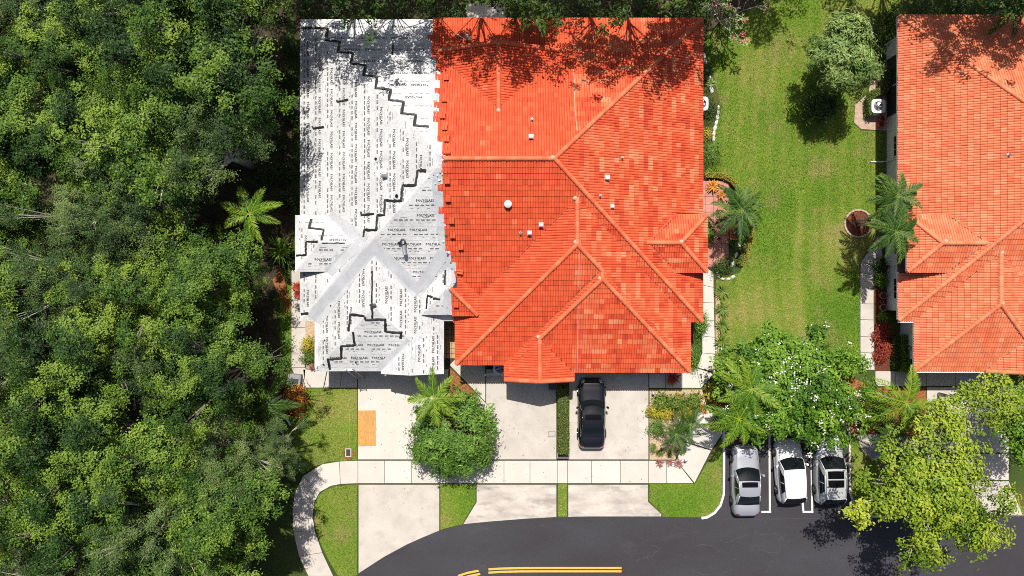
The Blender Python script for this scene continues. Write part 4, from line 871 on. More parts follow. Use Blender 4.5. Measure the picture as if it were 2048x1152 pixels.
for i, (px, py, r, h) in enumerate([(610, 12, 1.2, 2.0), (668, 20, 1.1, 1.6), (735, 14, 1.3, 1.9), (800, 22, 1.1, 1.7), (868, 10, 1.2, 2.2), (905, 26, .8, 1.4), (1120, 20, 1.2, 2.0), (1180, 16, 1.1, 1.8), (1240, 22, 1.2, 1.6), (1290, 12, 1.0, 2.0), (1360, 18, 1.2, 2.1), (1405, 20, .9, 1.5), (1790, 30, 1.0, 2.0), (1850, 15, 1.2, 1.8), (1925, 12, 1.1, 1.7), (1985, 14, 1.2, 1.6), (1760, 60, 1.0, 1.8)]):
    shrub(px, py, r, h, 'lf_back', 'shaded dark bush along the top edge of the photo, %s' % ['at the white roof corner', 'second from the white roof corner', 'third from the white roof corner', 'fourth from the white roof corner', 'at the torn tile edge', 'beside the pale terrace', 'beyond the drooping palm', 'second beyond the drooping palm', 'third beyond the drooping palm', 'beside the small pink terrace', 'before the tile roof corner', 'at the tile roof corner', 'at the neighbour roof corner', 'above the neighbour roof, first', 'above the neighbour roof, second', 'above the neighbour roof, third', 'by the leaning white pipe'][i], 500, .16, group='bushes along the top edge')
# leafy ground cover in the dim strip beside the white roof
for i, (px, py) in enumerate([(575, 90), (570, 150), (580, 225), (560, 285), (575, 340), (545, 345), (575, 395), (520, 360)]):
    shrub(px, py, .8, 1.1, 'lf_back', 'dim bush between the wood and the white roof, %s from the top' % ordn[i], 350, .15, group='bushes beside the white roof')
# round tree on the driveway strip
def one_tree(name, label, px, py, zc, Rr, ncl, per, leaf, clr, mat, wid=.5, seed=1, trunk='bark', r0=.12, count=16, **kw):
    cm, Cc = crown_mesh(name + '_crown', seed, Rr, ncl, per, leaf, clr, M[mat], wid=wid, ret=True, **kw)
    V = np.empty(len(cm.vertices) * 3, np.float32); cm.vertices.foreach_get('co', V); V = V.reshape(-1, 3); V[:, 2] += zc; cm.vertices.foreach_set('co', V.ravel())
    tmn = limbs_mesh(name + '_trunk', Cc + np.array([0, 0, zc]), (0, 0, -.03), (0, 0, max(.5, zc - Rr[2] * .5)), r0, rsr, M[trunk], count)
    return tree(name, G(px, py, zc), label, cm, tmn), Cc + np.array([0, 0, zc])
one_tree('round_tree', 'dense round dark green tree between two driveways', 905, 868, 1.9, (2.5, 2.65, 1.5), 100, 40, .27, .32, 'lf_round', .28, 5, hier=(4, .55), shell=(.78, 1.05), rad=.9, upw=.7, lump=.09, tsp=.15)
one_tree('lawn_tree', 'round pale green tree standing on the lawn by the neighbour house', 1690, 112, 4.0, (2.0, 2.0, 1.7), 40, 42, .30, .32, 'lf_sage', .22, 6, hier=(6, .6), shell=(.6, 1.05), rad=.9, lump=.2)
one_tree('lawn_tree_sucker', 'small dark leafy sprout beside the round lawn tree', 1640, 215, 1.2, (1.1, 1.0, .9), 60, 40, .26, .35, 'lf_back', .25, 16, shell=(.4, 1.05), r0=.05, count=6)
# wide tree with white blossom over the parked cars
ft, Cc = one_tree('blossom_tree', 'wide glossy tree dotted with white blossom over the parked cars', 1588, 772, 3.0, (5.0, 3.4, 1.3), 100, 50, .20, .34, 'lf_flower', .55, 7, hier=(8, .95), shell=(.3, 1.02), lump=.22, r0=.13, tsp=.2)
rs = np.random.RandomState(9); sel = Cc[rs.choice(len(Cc), 200)] + rs.normal(size=(200, 3)) * [.5, .5, .15]; P = (sel[:, None, :] + rs.normal(size=(200, 6, 3)) * [.10, .10, .05] + np.array([0, 0, .30]) + rs.normal(size=(200, 1, 3)) * .2).reshape(-1, 3)
V, F = leaves(P, nrm(np.array([0, 0, 1.]) + rs.normal(size=P.shape) * .4), np.full(len(P), .10), np.full(len(P), .09), rs); tag(link('blossom', npmesh('blossom', V, F, M['petal'], rs.uniform(0, 1, len(P))), ft), kind='stuff')
# airy lime tree over the road
one_tree('lime_tree', 'airy yellow-green tree with bare limbs spreading over the road', 1876, 985, 6.2, (4.4, 4.1, 1.5), 88, 46, .20, .36, 'lf_lime', .55, 8, hier=(7, .85), shell=(.25, 1.05), lump=.3, trunk='palebark', r0=.17, count=60, tsp=.18, zmin=-.2)
one_tree('lime_tree', 'airy yellow-green tree branching over the neighbour driveway', 1985, 815, 5.4, (2.9, 2.2, 1.0), 75, 50, .17, .42, 'lf_lime', .55, 18, shell=(.3, 1.05), lump=.4, trunk='palebark', r0=.12, count=30)
one_tree('edge_tree', 'green tree with reddish tips at the photo edge above the road', 2045, 850, 3.8, (1.5, 2.8, 1.2), 110, 50, .2, .45, 'lf_flower', .5, 28, shell=(.3, 1.05), lump=.2)
# palms
def frond_mesh(name, seed, mat, n=26, width=.30, droop=.55, lw=.05, tint=.5, ragged=.1):
    rs = np.random.RandomState(seed); V = []; F = []; T = []
    def sp(t): return Vector((t * (1 - .12 * droop * t), 0, .22 * t - droop * t * t))
    for i in range(8):
        a, b = sp(i / 8), sp((i + 1) / 8); w = .016 * (1 - i / 9)
        k = len(V); V += [a + Vector((0, w, .004)), a + Vector((0, -w, .004)), b + Vector((0, -w, .004)), b + Vector((0, w, .004))]; F.append((k, k + 1, k + 2, k + 3)); T.append(.95)
    for sgn in (-1, 1):
        for i in range(n):
            t = .10 + .90 * (i + rs.uniform(-.3, .3)) / n; c = sp(min(1, max(.05, t))); L = width * (math.sin(math.pi * min(1, t * .80 + .16)) ** .7) * (1 - rs.uniform(0, ragged)); a = R(62 - 38 * t + rs.uniform(-7, 7))
            d = Vector((math.cos(a), sgn * math.sin(a), rs.uniform(.02, .28) - .25)).normalized(); nn = Vector((-d.y, d.x, 0)).normalized() * lw * .5; m = c + d * L * .5 + Vector((0, 0, .03)); e = c + d * L + Vector((0, 0, -.05))
            k = len(V); V += [c - nn * .5, m - nn, e, m + nn, c + nn * .5]; F.append((k, k + 1, k + 3, k + 4)); F.append((k + 1, k + 2, k + 2, k + 3)); q = min(1, max(0, tint + rs.normal(0, .16) + t * .12)); T += [q, q]
    F = [f for f in F]; tri = []; tt = []
    for f, q in zip(F, T):
        g = []
        for x in f:
            if x not in g: g.append(x)
        tri.append((g[0], g[1], g[2])); tt.append(q)
        if len(g) == 4: tri.append((g[0], g[2], g[3])); tt.append(q)
    return npmesh(name, [v[:] for v in V], tri, M[mat], tt)
fr = {'a': [frond_mesh('plume_frond', i, 'lf_palm', 30, .27, .75, .027, .42 + .13 * i) for i in range(3)], 'b': [frond_mesh('dark_frond', 10 + i, 'lf_dkpalm', 32, .28, .7, .028, .4 + .15 * i) for i in range(3)], 'c': [frond_mesh('fine_frond', 20 + i, 'lf_dkpalm', 40, .20, .75, .016, .35 + .1 * i) for i in range(3)]}
def palm(px, py, h, L, kind, label, nf=11, base=None, r0=.09, name='palm_tree', group=None, spread=(.15, 1.0), dry=0):
    top = G(px, py, h); b = G(*base) if base else Vector((top.x, top.y, 0)); t = empty(name, (b.x, b.y, 0), label, 'palm', group); off = top - b; mb = MB()
    pts = [Vector((off.x * q * q, off.y * q * q, h * q)) for q in (0, .2, .45, .7, .88, 1)]; mb.tube(pts, [r0 * 1.35, r0 * 1.1, r0, r0 * .9, r0 * 1.05, r0 * .6], 8); mb.obj('trunk', M['palebark'], t, True); q = random.Random(int(px + py * 3)); a0 = q.uniform(0, 6)
    for i in range(nf):
        ring = i / nf; pit = -(spread[0] + (spread[1] - spread[0]) * ring) + .75
        o = link('frond', q.choice(fr[kind]), t); o.location = off; l = L * q.uniform(.85, 1.1); o.scale = (l, l, l); o.rotation_euler = (q.uniform(-.25, .25), -pit * .75, a0 + i * 2.4 + q.uniform(-.2, .2))
    return t
palm(868, 795, 4.4, 1.85, 'a', 'yellow-green palm rising beside the round tree on the driveway strip', 9)
palm(500, 428, 5.2, 1.95, 'a', 'bright palm at the wood edge beside the white roof', 10)
palm(1502, 778, 4.4, 2.1, 'a', 'upper of two palms beside the blossom tree', 11, base=(1440, 800))
palm(1478, 838, 3.9, 1.95, 'a', 'lower of two palms beside the blossom tree, nearest the silver car', 10, base=(1452, 815))
palm(1812, 806, 4.2, 2.2, 'a', 'bright palm between the blossom tree and the airy lime tree', 10)
palm(1482, 420, 3.2, 1.9, 'b', 'dark feathery palm by the pink patio', 15, base=(1462, 440), r0=.06)
palm(1795, 392, 4.9, 1.75, 'b', 'upper of twin palms leaning from the round mulch ring', 16, base=(1713, 444)); palm(1792, 464, 4.9, 1.75, 'b', 'lower of twin palms leaning from the round mulch ring', 16, base=(1716, 450))
palm(1352, 868, 1.8, 1.35, 'c', 'fine-leaved dwarf palm in the gravel bed, nearer the sidewalk', 15, r0=.07); palm(1380, 848, 1.9, 1.35, 'c', 'fine-leaved dwarf palm in the gravel bed, nearer the diagonal walk', 15, r0=.07)
palm(1062, 2, 5.6, 2.0, 'b', 'dark drooping palm hanging over the top roof edge', 12); palm(2030, 8, 5.2, 2.1, 'b', 'dark palm over the neighbour roof at the photo corner', 11)
palm(530, 808, 3.6, 2.0, 'b', 'palm half hidden at the wood edge by the orange croton', 11); palm(1800, 872, 2.6, 1.6, 'b', 'low dark palm under the bright palm by the stepping slabs', 9)
palm(300, 20, 6.8, 1.6, 'b', 'palm crown poking out of the wood near the top edge', 8)
# strap-leaved rosettes
def rosette(px, py, r, h, mat, label, n=30, name='strap_plant', cat='plant', group=None, w=.07):
    rs = np.random.RandomState(int(px * 3 + py)); V = []; F = []; T = []
    for i in range(n):
        a = rs.uniform(0, 6.28); e = rs.uniform(.2, 1.2); L = r * rs.uniform(.75, 1.1); d = Vector((math.cos(a), math.sin(a), 0)); nn = Vector((-d.y, d.x, 0)) * w * .5; z0 = h * .35
        pts = [Vector((0, 0, z0)) + d * L * q * math.cos(e * (1 - .3 * q)) + Vector((0, 0, (h - z0) * math.sin(e) * q * (1.35 - .75 * q))) for q in (0.05, .35, .7, 1)]
        k = len(V); ws = (.6, 1, .8, .05); [V.extend([p - nn * wq, p + nn * wq]) for p, wq in zip(pts, ws)]
        for j in range(3): F.append((k + 2 * j, k + 2 * j + 1, k + 2 * j + 3, k + 2 * j + 2)); T.append(float(np.clip(rs.normal(.5, .2) + j * .08, 0, 1)))
    t = empty(name, G(px, py), label, cat, group); me = npmesh(name, [v[:] for v in V], F, M[mat], T); link('foliage', me, t); mb = MB(); mb.tube([(0, 0, 0), (0, 0, h * .4)], .04, 6); mb.obj('stem', M['bark'], t); return t
rosette(567, 500, 1.25, 1.5, 'lf_palm', 'rosette of long bright strap leaves against the white roof edge', 44, w=.11); rosette(575, 515, 1.0, .9, 'lf_back', 'darker strap-leaved plant under the bright rosette', 36, w=.09)
for i, (px, py) in enumerate([(1443, 583), (1442, 617), (1442, 650), (1442, 682), (1441, 711)]): rosette(px, py, .66, .6, 'lf_hedge', 'small leafy rosette along the walk edge, %s from the patio' % ordn[i], 46, group='rosettes along the walk', w=.07)
rosette(1343, 755, .58, .9, 'lf_red', 'red-leaved plant in the shade by the front walk', 40, w=.10); rosette(597, 574, .5, .6, 'lf_red', 'dark red plant by the shaded side walk', 34, w=.08); rosette(597, 590, .4, .4, 'lf_red', 'bright red low plant by the shaded side walk', 24, w=.07)
rosette(1318, 924, .42, .35, 'lf_purple', 'purple spiky plant at the gravel bed corner by the driveway', 34, w=.05); rosette(1356, 926, .42, .35, 'lf_purple', 'purple spiky plant at the gravel bed corner by the diagonal walk', 34, w=.05); rosette(1339, 924, .36, .3, 'lf_purple', 'purple spiky plant between two others at the gravel bed edge', 30, w=.05)
rosette(1421, 168, .45, .4, 'lf_sage', 'pale spiky plant beside the white edging stones', 36, w=.04)
rosette(1424, 374, .55, .6, 'lf_orange', 'orange-leaved plant on the patio edge, larger one', 50, w=.08); rosette(1441, 390, .40, .5, 'lf_orange', 'orange-leaved plant on the patio edge, smaller one', 40, w=.07); rosette(1463, 487, .42, .5, 'lf_dkpalm', 'dark spiky plant beside the patio planter', 36, w=.06)
# shrubs of the beds
S_ = shrub
S_(590, 798, .95, .9, 'lf_orange', 'orange croton bush at the lawn corner under the wood', 900, .20, .4); S_(566, 812, .6, .8, 'lf_red', 'red-leaved bush beside the orange croton', 400, .18, .35); S_(575, 770, .8, .9, 'lf_back', 'dark bush behind the orange croton', 500, .15)
S_(1325, 806, .68, .75, 'lf_hedge', 'dark green croton in the gravel bed, first from the driveway', 820, .20, .28, group='crotons in the gravel bed'); S_(1353, 805, .68, .75, 'lf_hedge', 'dark green croton in the gravel bed, middle of three', 820, .20, .28, group='crotons in the gravel bed'); S_(1386, 804, .68, .8, 'lf_hedge', 'dark green croton in the gravel bed, farthest from the driveway', 820, .20, .28, group='crotons in the gravel bed')
S_(1311, 824, .60, .5, 'lf_yel', 'yellow croton in the gravel bed at the driveway edge', 700, .19, .3); S_(1333, 827, .60, .5, 'lf_yel', 'yellow croton in the middle of the gravel bed', 700, .19, .3); S_(1372, 824, .60, .5, 'lf_yel', 'yellow-tipped croton beside the dwarf palms', 700, .19, .3); S_(1358, 794, .3, .55, 'lf_orange', 'small orange croton between the dark green ones', 200, .16, .3); S_(1404, 818, .36, .4, 'lf_orange', 'rusty orange bush at the tip of the gravel bed', 300, .12, .4)
S_(1316, 858, .72, .85, 'lf_round', 'round dark clipped shrub at the driveway side of the gravel bed', 1100, .10, .35)
for i, (px, py) in enumerate([(1306, 898), (1323, 905), (1341, 906), (1362, 902)]): S_(px, py, .33, .5, 'lf_hedge', 'small clipped ball shrub in the gravel bed, %s from the driveway' % ordn[i], 420, .07, .4, group='ball shrubs in the gravel bed')
S_(1432, 790, .9, .9, 'lf_yel', 'pale variegated bush at the end of the front walk', 800, .13, .5); S_(1452, 760, 1.0, 1.2, 'lf_flower', 'green bush between the lawn and the blossom tree', 700, .14, .5)
S_(1402, 648, .66, 1.2, 'lf_round', 'glossy green hedge bush at the house corner, upper one', 1300, .09, .45, sx=.9, sy=1.5, rz=0); S_(1390, 716, .50, 1.0, 'lf_round', 'glossy green hedge bush at the house corner, lower one', 900, .09, .45, sx=.9, sy=1.7, rz=0)
S_(1425, 304, .92, 1.1, 'lf_round', 'round clipped shrub between the tile roof and the lawn', 1200, .09, .45, sy=1.15, rz=0); S_(1420, 214, .78, .95, 'lf_back', 'dark clipped shrub beside the white air conditioner', 1000, .09, .45, sy=1.3, rz=0); S_(1417, 268, .42, .6, 'lf_yel', 'yellow and orange low bush above the round clipped shrub', 300, .13, .4)
S_(1420, 464, .42, 1.0, 'lf_round', 'upright hedge clump beside the pink patio', 1000, .09, .45, sx=.9, sy=1.9, rz=0); S_(1446, 532, .72, .9, 'lf_back', 'dark mound of foliage where the patio meets the walk', 900, .11, .45)
S_(1416, 140, .5, .7, 'lf_back', 'dark low bush under the flowering branches', 400, .12)
S_(616, 690, .62, .8, 'lf_yel', 'yellow-green bush under the white eave, upper one', 600, .14, .4); S_(614, 715, .55, .7, 'lf_hedge', 'green bush under the white eave, lower one', 500, .14, .4); S_(624, 733, .3, .4, 'lf_purple', 'small dusky plant at the white eave corner', 200, .12)
S_(1766, 668, .58, .8, 'lf_red', 'red croton bed bush beside the neighbour wall, upper one', 700, .15, .35, sy=1.25, rz=0); S_(1768, 706, .58, .8, 'lf_red', 'red croton bed bush beside the neighbour wall, lower one', 700, .15, .35, sy=1.2, rz=0); S_(1766, 633, .45, .6, 'lf_flower', 'small green bush below the clay pots', 300, .13); S_(1764, 560, .55, .9, 'lf_flower', 'green bush above the clay pots by the neighbour wall', 500, .14); S_(1762, 535, .6, 1.0, 'lf_back', 'dark bush where the neighbour walk bends', 500, .14)
S_(2040, 775, .9, 1.6, 'lf_flower', 'green bush beside the neighbour driveway at the photo edge', 700, .15); S_(2030, 800, .5, 1.0, 'lf_orange', 'orange-flecked bush at the photo edge by the driveway', 350, .15)
S_(1832, 830, .9, 1.4, 'lf_hedge', 'green bush under the bright palm', 700, .13); S_(1780, 850, .9, 1.2, 'lf_back', 'dark bush beside the stepping slabs', 600, .14); S_(1738, 840, .9, 1.3, 'lf_hedge', 'low green bush filling the bed behind the glass-roofed car', 700, .14); S_(1745, 785, .8, 1.2, 'lf_flower', 'leafy bush in the mulch at the end of the neighbour walk', 600, .14); S_(1755, 815, .8, 1.4, 'lf_flower', 'green bush at the end of the blossom tree', 500, .14)
S_(985, 733, .8, .6, 'lf_back', 'dark low plants behind the little white fence', 400, .10, sx=1.0, sy=.35, rz=0)
S_(1430, 848, .5, .5, 'lf_sage', 'low pale plant at the end of the diagonal walk', 240, .14)
# clipped hedges as boxes of leaves
def hedge(pts, h, mat, label, dens=420, leaf=.085):
    q = [Vector(p) for p in g2(pts)]; c = sum(q, Vector((0, 0))) / len(q); rs = np.random.RandomState(int(pts[0][0])); xs_ = [p.x for p in q]; ys_ = [p.y for p in q]; area = (max(xs_) - min(xs_)) * (max(ys_) - min(ys_)); n = int(area * dens)
    x = rs.uniform(min(xs_), max(xs_), n); y = rs.uniform(min(ys_), max(ys_), n); k = inside([tuple(p) for p in q], x, y); P = np.c_[x[k], y[k], h + rs.normal(0, .035, k.sum())]; Nn = np.tile([0, 0, 1.], (len(P), 1))
    for a, b in zip(q, q[1:] + q[:1]):
        L = (b - a).length; m = int(L * h * dens * .6); t = rs.rand(m); nd = Vector(((b - a).y, -(b - a).x)).normalized()
        if nd.dot((a + b) / 2 - c) < 0: nd = -nd
        P = np.r_[P, np.c_[a.x + (b.x - a.x) * t + nd.x * rs.normal(0, .03, m), a.y + (b.y - a.y) * t + nd.y * rs.normal(0, .03, m), rs.uniform(.03, h, m)]]; Nn = np.r_[Nn, np.tile([nd.x, nd.y, .3], (m, 1))]
    P[:, 0] -= c.x; P[:, 1] -= c.y; L = leaf * rs.uniform(.7, 1.3, len(P)); V, F = leaves(P, nrm(Nn + rs.normal(size=P.shape) * .45), L, L * .55, rs)
    t = empty('hedge', (c.x, c.y, 0), label, 'hedge'); link('foliage', npmesh('hedge_foliage', V, F, M[mat], np.clip(rs.normal(.5, .22, len(P)), 0, 1)), t)
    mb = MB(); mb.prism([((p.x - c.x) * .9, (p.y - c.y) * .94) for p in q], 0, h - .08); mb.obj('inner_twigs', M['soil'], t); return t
hedge([(1115, 770), (1136, 770), (1136, 903), (1115, 903)], .85, 'lf_hedge', 'clipped hedge strip between two driveways')
hedge([(1734, 186), (1756, 178), (1759, 140), (1770, 140), (1770, 186), (1738, 200), (1737, 235), (1727, 235), (1725, 205)], .75, 'lf_hedge', 'curved clipped hedge around the neighbour air conditioner')
hedge([(1791, 668), (1803, 668), (1803, 742), (1791, 742)], 1.1, 'lf_flower', 'upright clipped hedge along the neighbour wall'); hedge([(1780, 672), (1790, 672), (1790, 736), (1780, 736)], .6, 'lf_back', 'low dark hedge beside the red crotons')
hedge([(1195, 735), (1350, 735), (1350, 744), (1195, 744)], .5, 'lf_back', 'low dark hedge against the front wall under the eave', 300)
# flowering bare-limbed tree at the corner of the tile roof
def plumeria():
    p = G(1440, 45, 0); t = empty('frangipani_tree', p, 'bare-limbed small tree with pink blossom beside the tile roof corner', 'tree'); q = random.Random(12); mb = MB(); tips = []
    def grow(a, d, L, r, lev):
        b = a + d * L; mb.tube([a, a.lerp(b, .5) + Vector((q.uniform(-.04, .04), q.uniform(-.04, .04), .02)), b], [r, r * .85, r * .7], 6)
        if lev == 0: tips.append(b); return
        for k in range(q.choice((2, 3))):
            nd = (d + Vector((q.uniform(-1, 1), q.uniform(-1, 1), q.uniform(-.1, .5))) * .85).normalized(); grow(b, nd, L * q.uniform(.68, .9), r * .7, lev - 1)
    for a in (0, 1.6, 3.1, 4.6): grow(Vector((0, 0, 0)), Vector((math.cos(a) * .55, math.sin(a) * .55 , 1)).normalized(), 1.05, .055, 4)
    mb.obj('trunk', M['palebark'], t, True); rs = np.random.RandomState(3); V = []; F = []; T = []; fl = []
    for e in tips:
        if q.random() < .2: fl.append(e)
        if q.random() < .45: continue
        for k in range(q.choice((3, 4, 5))):
            a = q.uniform(0, 6.28); d = Vector((math.cos(a), math.sin(a), q.uniform(.1, .6))).normalized(); L = q.uniform(.22, .34); nn = Vector((-d.y, d.x, 0)).normalized() * .04; k0 = len(V)
            V += [e, e + d * L * .55 - nn, e + d * L, e + d * L * .55 + nn]; F.append((k0, k0 + 1, k0 + 2, k0 + 3)); T.append(q.uniform(.3, 1))
    link('leaf', npmesh('leaf', [v[:] for v in V], F, M['lf_sage'], T), t)['kind'] = 'stuff'
    P = np.concatenate([np.array(e) + rs.normal(size=(14, 3)) * .09 + [0, 0, .1] for e in fl]); V, F = leaves(P, nrm(np.array([0, 0, 1.]) + rs.normal(size=P.shape) * .4), np.full(len(P), .10), np.full(len(P), .08), rs); link('blossom', npmesh('blossom', V, F, M['petal_pink'], rs.uniform(0, 1, len(P))), t)['kind'] = 'stuff'
plumeria()
# ---------------------------------------------------------------- vehicles
def paint(name, c, metal=0, rough=.25): return pm(name, [(.3, tuple(x * .97 for x in c)), (.7, c)], 3, rough, metal=metal, coat=1, spec=.5)
CAR_GLASS = flat('car_glass', (.006, .008, .009), .03, spec=.45); ROOF_GLASS = flat('tinted_roof_glass', (.004, .004, .005), .06, spec=.2); SILVER_TRIM = flat('chrome_trim', (.6, .6, .6), .2, metal=1.0); LAMP = flat('headlamp_lens', (.45, .46, .47), .1, coat=1); TAIL = flat('tail_lamp_red', (.22, .01, .01), .15, coat=1); CABIN = flat('dark_cabin_trim', (.02, .02, .02), .7)
def patch(f, nu, nv, mat, name, parent, flip=False):
    V = [f(-1 + 2 * i / nu, j / nv) for j in range(nv + 1) for i in range(nu + 1)]; F = []
    for j in range(nv):
        for i in range(nu): a = j * (nu + 1) + i; q = (a, a + 1, a + nu + 2, a + nu + 1); F.append(q[::-1] if flip else q)
    return link(name, mesh(name, V, F, mat, True), parent)
def lerp(a, b, t): return a + (b - a) * t
def interp(tab, t):
    for (a, x), (b, y) in zip(tab, tab[1:]):
        if t <= b: k = (t - a) / (b - a); k = k * k * (3 - 2 * k); return x + (y - x) * k
    return tab[-1][1]
def car(label, px, py, rz, L, W, pt, suv=False, sunroof=None, hr=None, rails=False):
    t = empty('parked_car', (G(px, py, .7).x, G(px, py, .7).y, .016), label, 'car', 'cars parked by the houses', rz=rz); hl = L / 2; hw = W / 2; zr = hr or (1.62 if suv else 1.44)
    top = [(-1, .62), (-.94, .88), (-.80, 1.00 if not suv else 1.04), (-.4, .97), (.30, .97 if suv else .94), (.62, .92 if suv else .84), (.88, .76), (.97, .62), (1, .45)]
    wid = [(-1, .70), (-.965, .84), (-.88, .94), (-.6, .985), (0, 1), (.55, .985), (.82, .93), (.94, .80), (.985, .64), (1, .52)]
    st = [-1, -.99, -.975, -.95, -.91, -.86, -.8, -.7, -.58, -.45, -.3, -.15, 0, .15, .3, .42, .54, .64, .73, .81, .87, .92, .955, .98, .993, 1]; nt = 11; V = []; F = []
    for s in st:
        w = hw * interp(wid, s); z1 = interp(top, s); z0 = .24 + .10 * max(0, abs(s) - .85) / .15
        for k in range(2 * nt - 1):
            a = math.pi * k / (2 * nt - 2); ca, sa = math.cos(a), math.sin(a); V.append((w * math.copysign(abs(ca) ** .42, ca) * (1 - .05 * sa), s * hl, z0 + (z1 - z0) * sa ** .50 - .02 * (1 - abs(ca)) * 0))
    m = 2 * nt - 1
    for i in range(len(st) - 1):
        for k in range(m - 1): a = i * m + k; F.append((a, a + 1, a + m + 1, a + m)[::-1])
    F.append(tuple(range(m))); F.append(tuple(range(len(V) - 1, len(V) - m - 1, -1))); body = link('body', mesh('car_body', V, F, pt, True), t)
    zb = .93 if not suv else 1.0; yf, yrf = .34 * hl, .06 * hl; yr, yrr = (-.62 * hl, -.34 * hl) if not suv else (-.93 * hl, -.72 * hl)
    if suv: yf, yrf = .40 * hl, .14 * hl
    wb, wr = hw * .93, hw * .75
    def roof_f(u, v): return (u * wr * (1 - .05 * (1 - v) ** 2), lerp(yrr, yrf, v) + (.05 * (1 - u * u)) * (2 * v - 1), zr - .055 * u * u - .045 * (2 * v - 1) ** 2)
    def ws_f(u, v): a = (u * wb * .93, yf + .20 * (1 - u * u) - .03, zb - .05 * u * u); b = roof_f(u, 1); return tuple(lerp(x, y, v) + (.035 * math.sin(math.pi * v) if k == 2 else 0) for k, (x, y) in enumerate(zip(a, b)))
    def rw_f(u, v): a = (u * wb * .88, yr - .10 * (1 - u * u), zb + .02); b = roof_f(u, 0); return tuple(lerp(x, y, v) + (.04 * math.sin(math.pi * v) if k == 2 else 0) for k, (x, y) in enumerate(zip(a, b)))
    def side(sg):
        def f(u, v):
            s = (u + 1) / 2; a0, a1 = rw_f(sg, 0), ws_f(sg, 0); a = (lerp(a0[0], a1[0], s) + sg * .05 * math.sin(math.pi * s), lerp(a0[1], a1[1], s), lerp(a0[2], a1[2], s)); b = roof_f(sg, s); return tuple(lerp(x, y, v) + (sg * .03 * math.sin(math.pi * v) if k == 0 else 0) for k, (x, y) in enumerate(zip(a, b)))
        return f
    rf = patch(roof_f, 10, 10, pt, 'roof', t); patch(ws_f, 12, 8, CAR_GLASS, 'windscreen', t, True); patch(rw_f, 12, 8, CAR_GLASS, 'rear_window', t)
    for sg in (-1, 1):
        f = side(sg); fl = sg < 0
        patch(f, 14, 5, pt, 'side_frame', t, fl)
        for (s0, s1) in ((.20, .50), (.535, .86)):
            patch(lambda u, v: tuple(x + (sg * .012 if k == 0 else .004 if k == 2 else 0) for k, x in enumerate(f(2 * lerp(s0 + (.05 * v if s0 < .3 else 0), s1 - (.10 * v if s0 > .5 else 0), (u + 1) / 2) - 1, .10 + .78 * v))), 8, 4, CAR_GLASS, 'side_window', t, fl)
        mb = MB(); a = ws_f(sg, 0); b = roof_f(sg, 1); mb.tube([a, ws_f(sg, .5), b], .035, 6); mb.tube([roof_f(sg, 1), roof_f(sg, .5), roof_f(sg, 0)], .03, 6); mb.tube([roof_f(sg, 0), rw_f(sg, .5), rw_f(sg, 0)], .045, 6); mb.obj('pillar', pt, t, True)
        mb = MB(); mb.tube([tuple(x + (sg * .016 if k == 0 else 0) for k, x in enumerate(f(2 * q - 1, .07))) for q in (.12, .3, .5, .7, .9)], .011, 4); mb.tube([tuple(x + (sg * .016 if k == 0 else .01) for k, x in enumerate(f(2 * q - 1, .93))) for q in (.2, .4, .6, .8)], .011, 4); mb.obj('window_trim', SILVER_TRIM, t)
        mb = MB(); mb.tube([(sg * (hw - .03), yf - .32, .98), (sg * (hw + .05), yf - .35, 1.02)], .04, 6); me = [(sg * (hw + .02), yf - .42, .95), (sg * (hw + .15), yf - .42, .97), (sg * (hw + .14), yf - .30, .97), (sg * (hw + .03), yf - .25, .95)]
        mb.add(me + [(x, y, z + .15) for x, y, z in me], ((0, 1, 2, 3), (4, 5, 6, 7), (0, 1, 5, 4), (1, 2, 6, 5), (2, 3, 7, 6), (3, 0, 4, 7))); mb.obj('mirror', pt, t)
        for yy in (-.58, .60):
            wh = empty('wheel'); wh.parent = t; wh.location = (sg * (hw - .09), yy * hl, .335); Mx = Matrix.Rotation(math.pi / 2, 4, 'Y')
            mb = MB(); mb.lathe([(.20, -.11), (.32, -.11), (.34, -.06), (.34, .06), (.32, .11), (.20, .11), (.20, -.11)], 20, M=Mx); mb.obj('tyre', M['rubber'], wh, True)
            mb = MB(); mb.lathe([(.21, .095 * sg), (.19, .07 * sg), (.06, .075 * sg), (0, .085 * sg)], 20, M=Mx)
            for k in range(5): a = k * 2 * math.pi / 5; mb.tube([(.09 * sg, .05 * math.cos(a), .05 * math.sin(a)), (.10 * sg, .19 * math.cos(a), .19 * math.sin(a))], .022, 4)
            mb.obj('rim', SILVER_TRIM, wh)
        def lampf(y0, y1, x0, x1, dz):
            def g(u, v): s = lerp(y0, y1, v); w = hw * interp(wid, s); x = lerp(x0, x1, (u + 1) / 2); z0 = .24 + .10 * max(0, abs(s) - .85) / .15; z1 = interp(top, s); c = (x / (1 - .03)) ** (1 / .42); sa = math.sqrt(max(0, 1 - min(1, c) ** 2)); return (sg * w * x * .985, s * hl, z0 + (z1 - z0) * sa ** .5 + dz)
            return g
        patch(lampf(.86, .955, .66, .97, .012), 6, 5, LAMP, 'headlight', t, sg < 0); patch(lampf(-.985, -.90, .66, .97, .014), 6, 5, TAIL, 'tail_light', t, sg < 0)
    if sunroof:
        for (v0, v1) in sunroof: patch(lambda u, v: tuple(x + (.008 if k == 2 else 0) for k, x in enumerate(roof_f(u * .74, lerp(v0, v1, v)))), 6, 6, ROOF_GLASS, 'sunroof', t)
    mb = MB(); p = roof_f(0, .06); mb.add([(-.03, p[1] - .1, p[2] - .01), (.03, p[1] - .1, p[2] - .01), (0, p[1] + .12, p[2] - .01), (0, p[1] - .08, p[2] + .07)], ((0, 1, 3), (1, 2, 3), (2, 0, 3))); mb.obj('roof_aerial', pt, t)
    mb = MB()
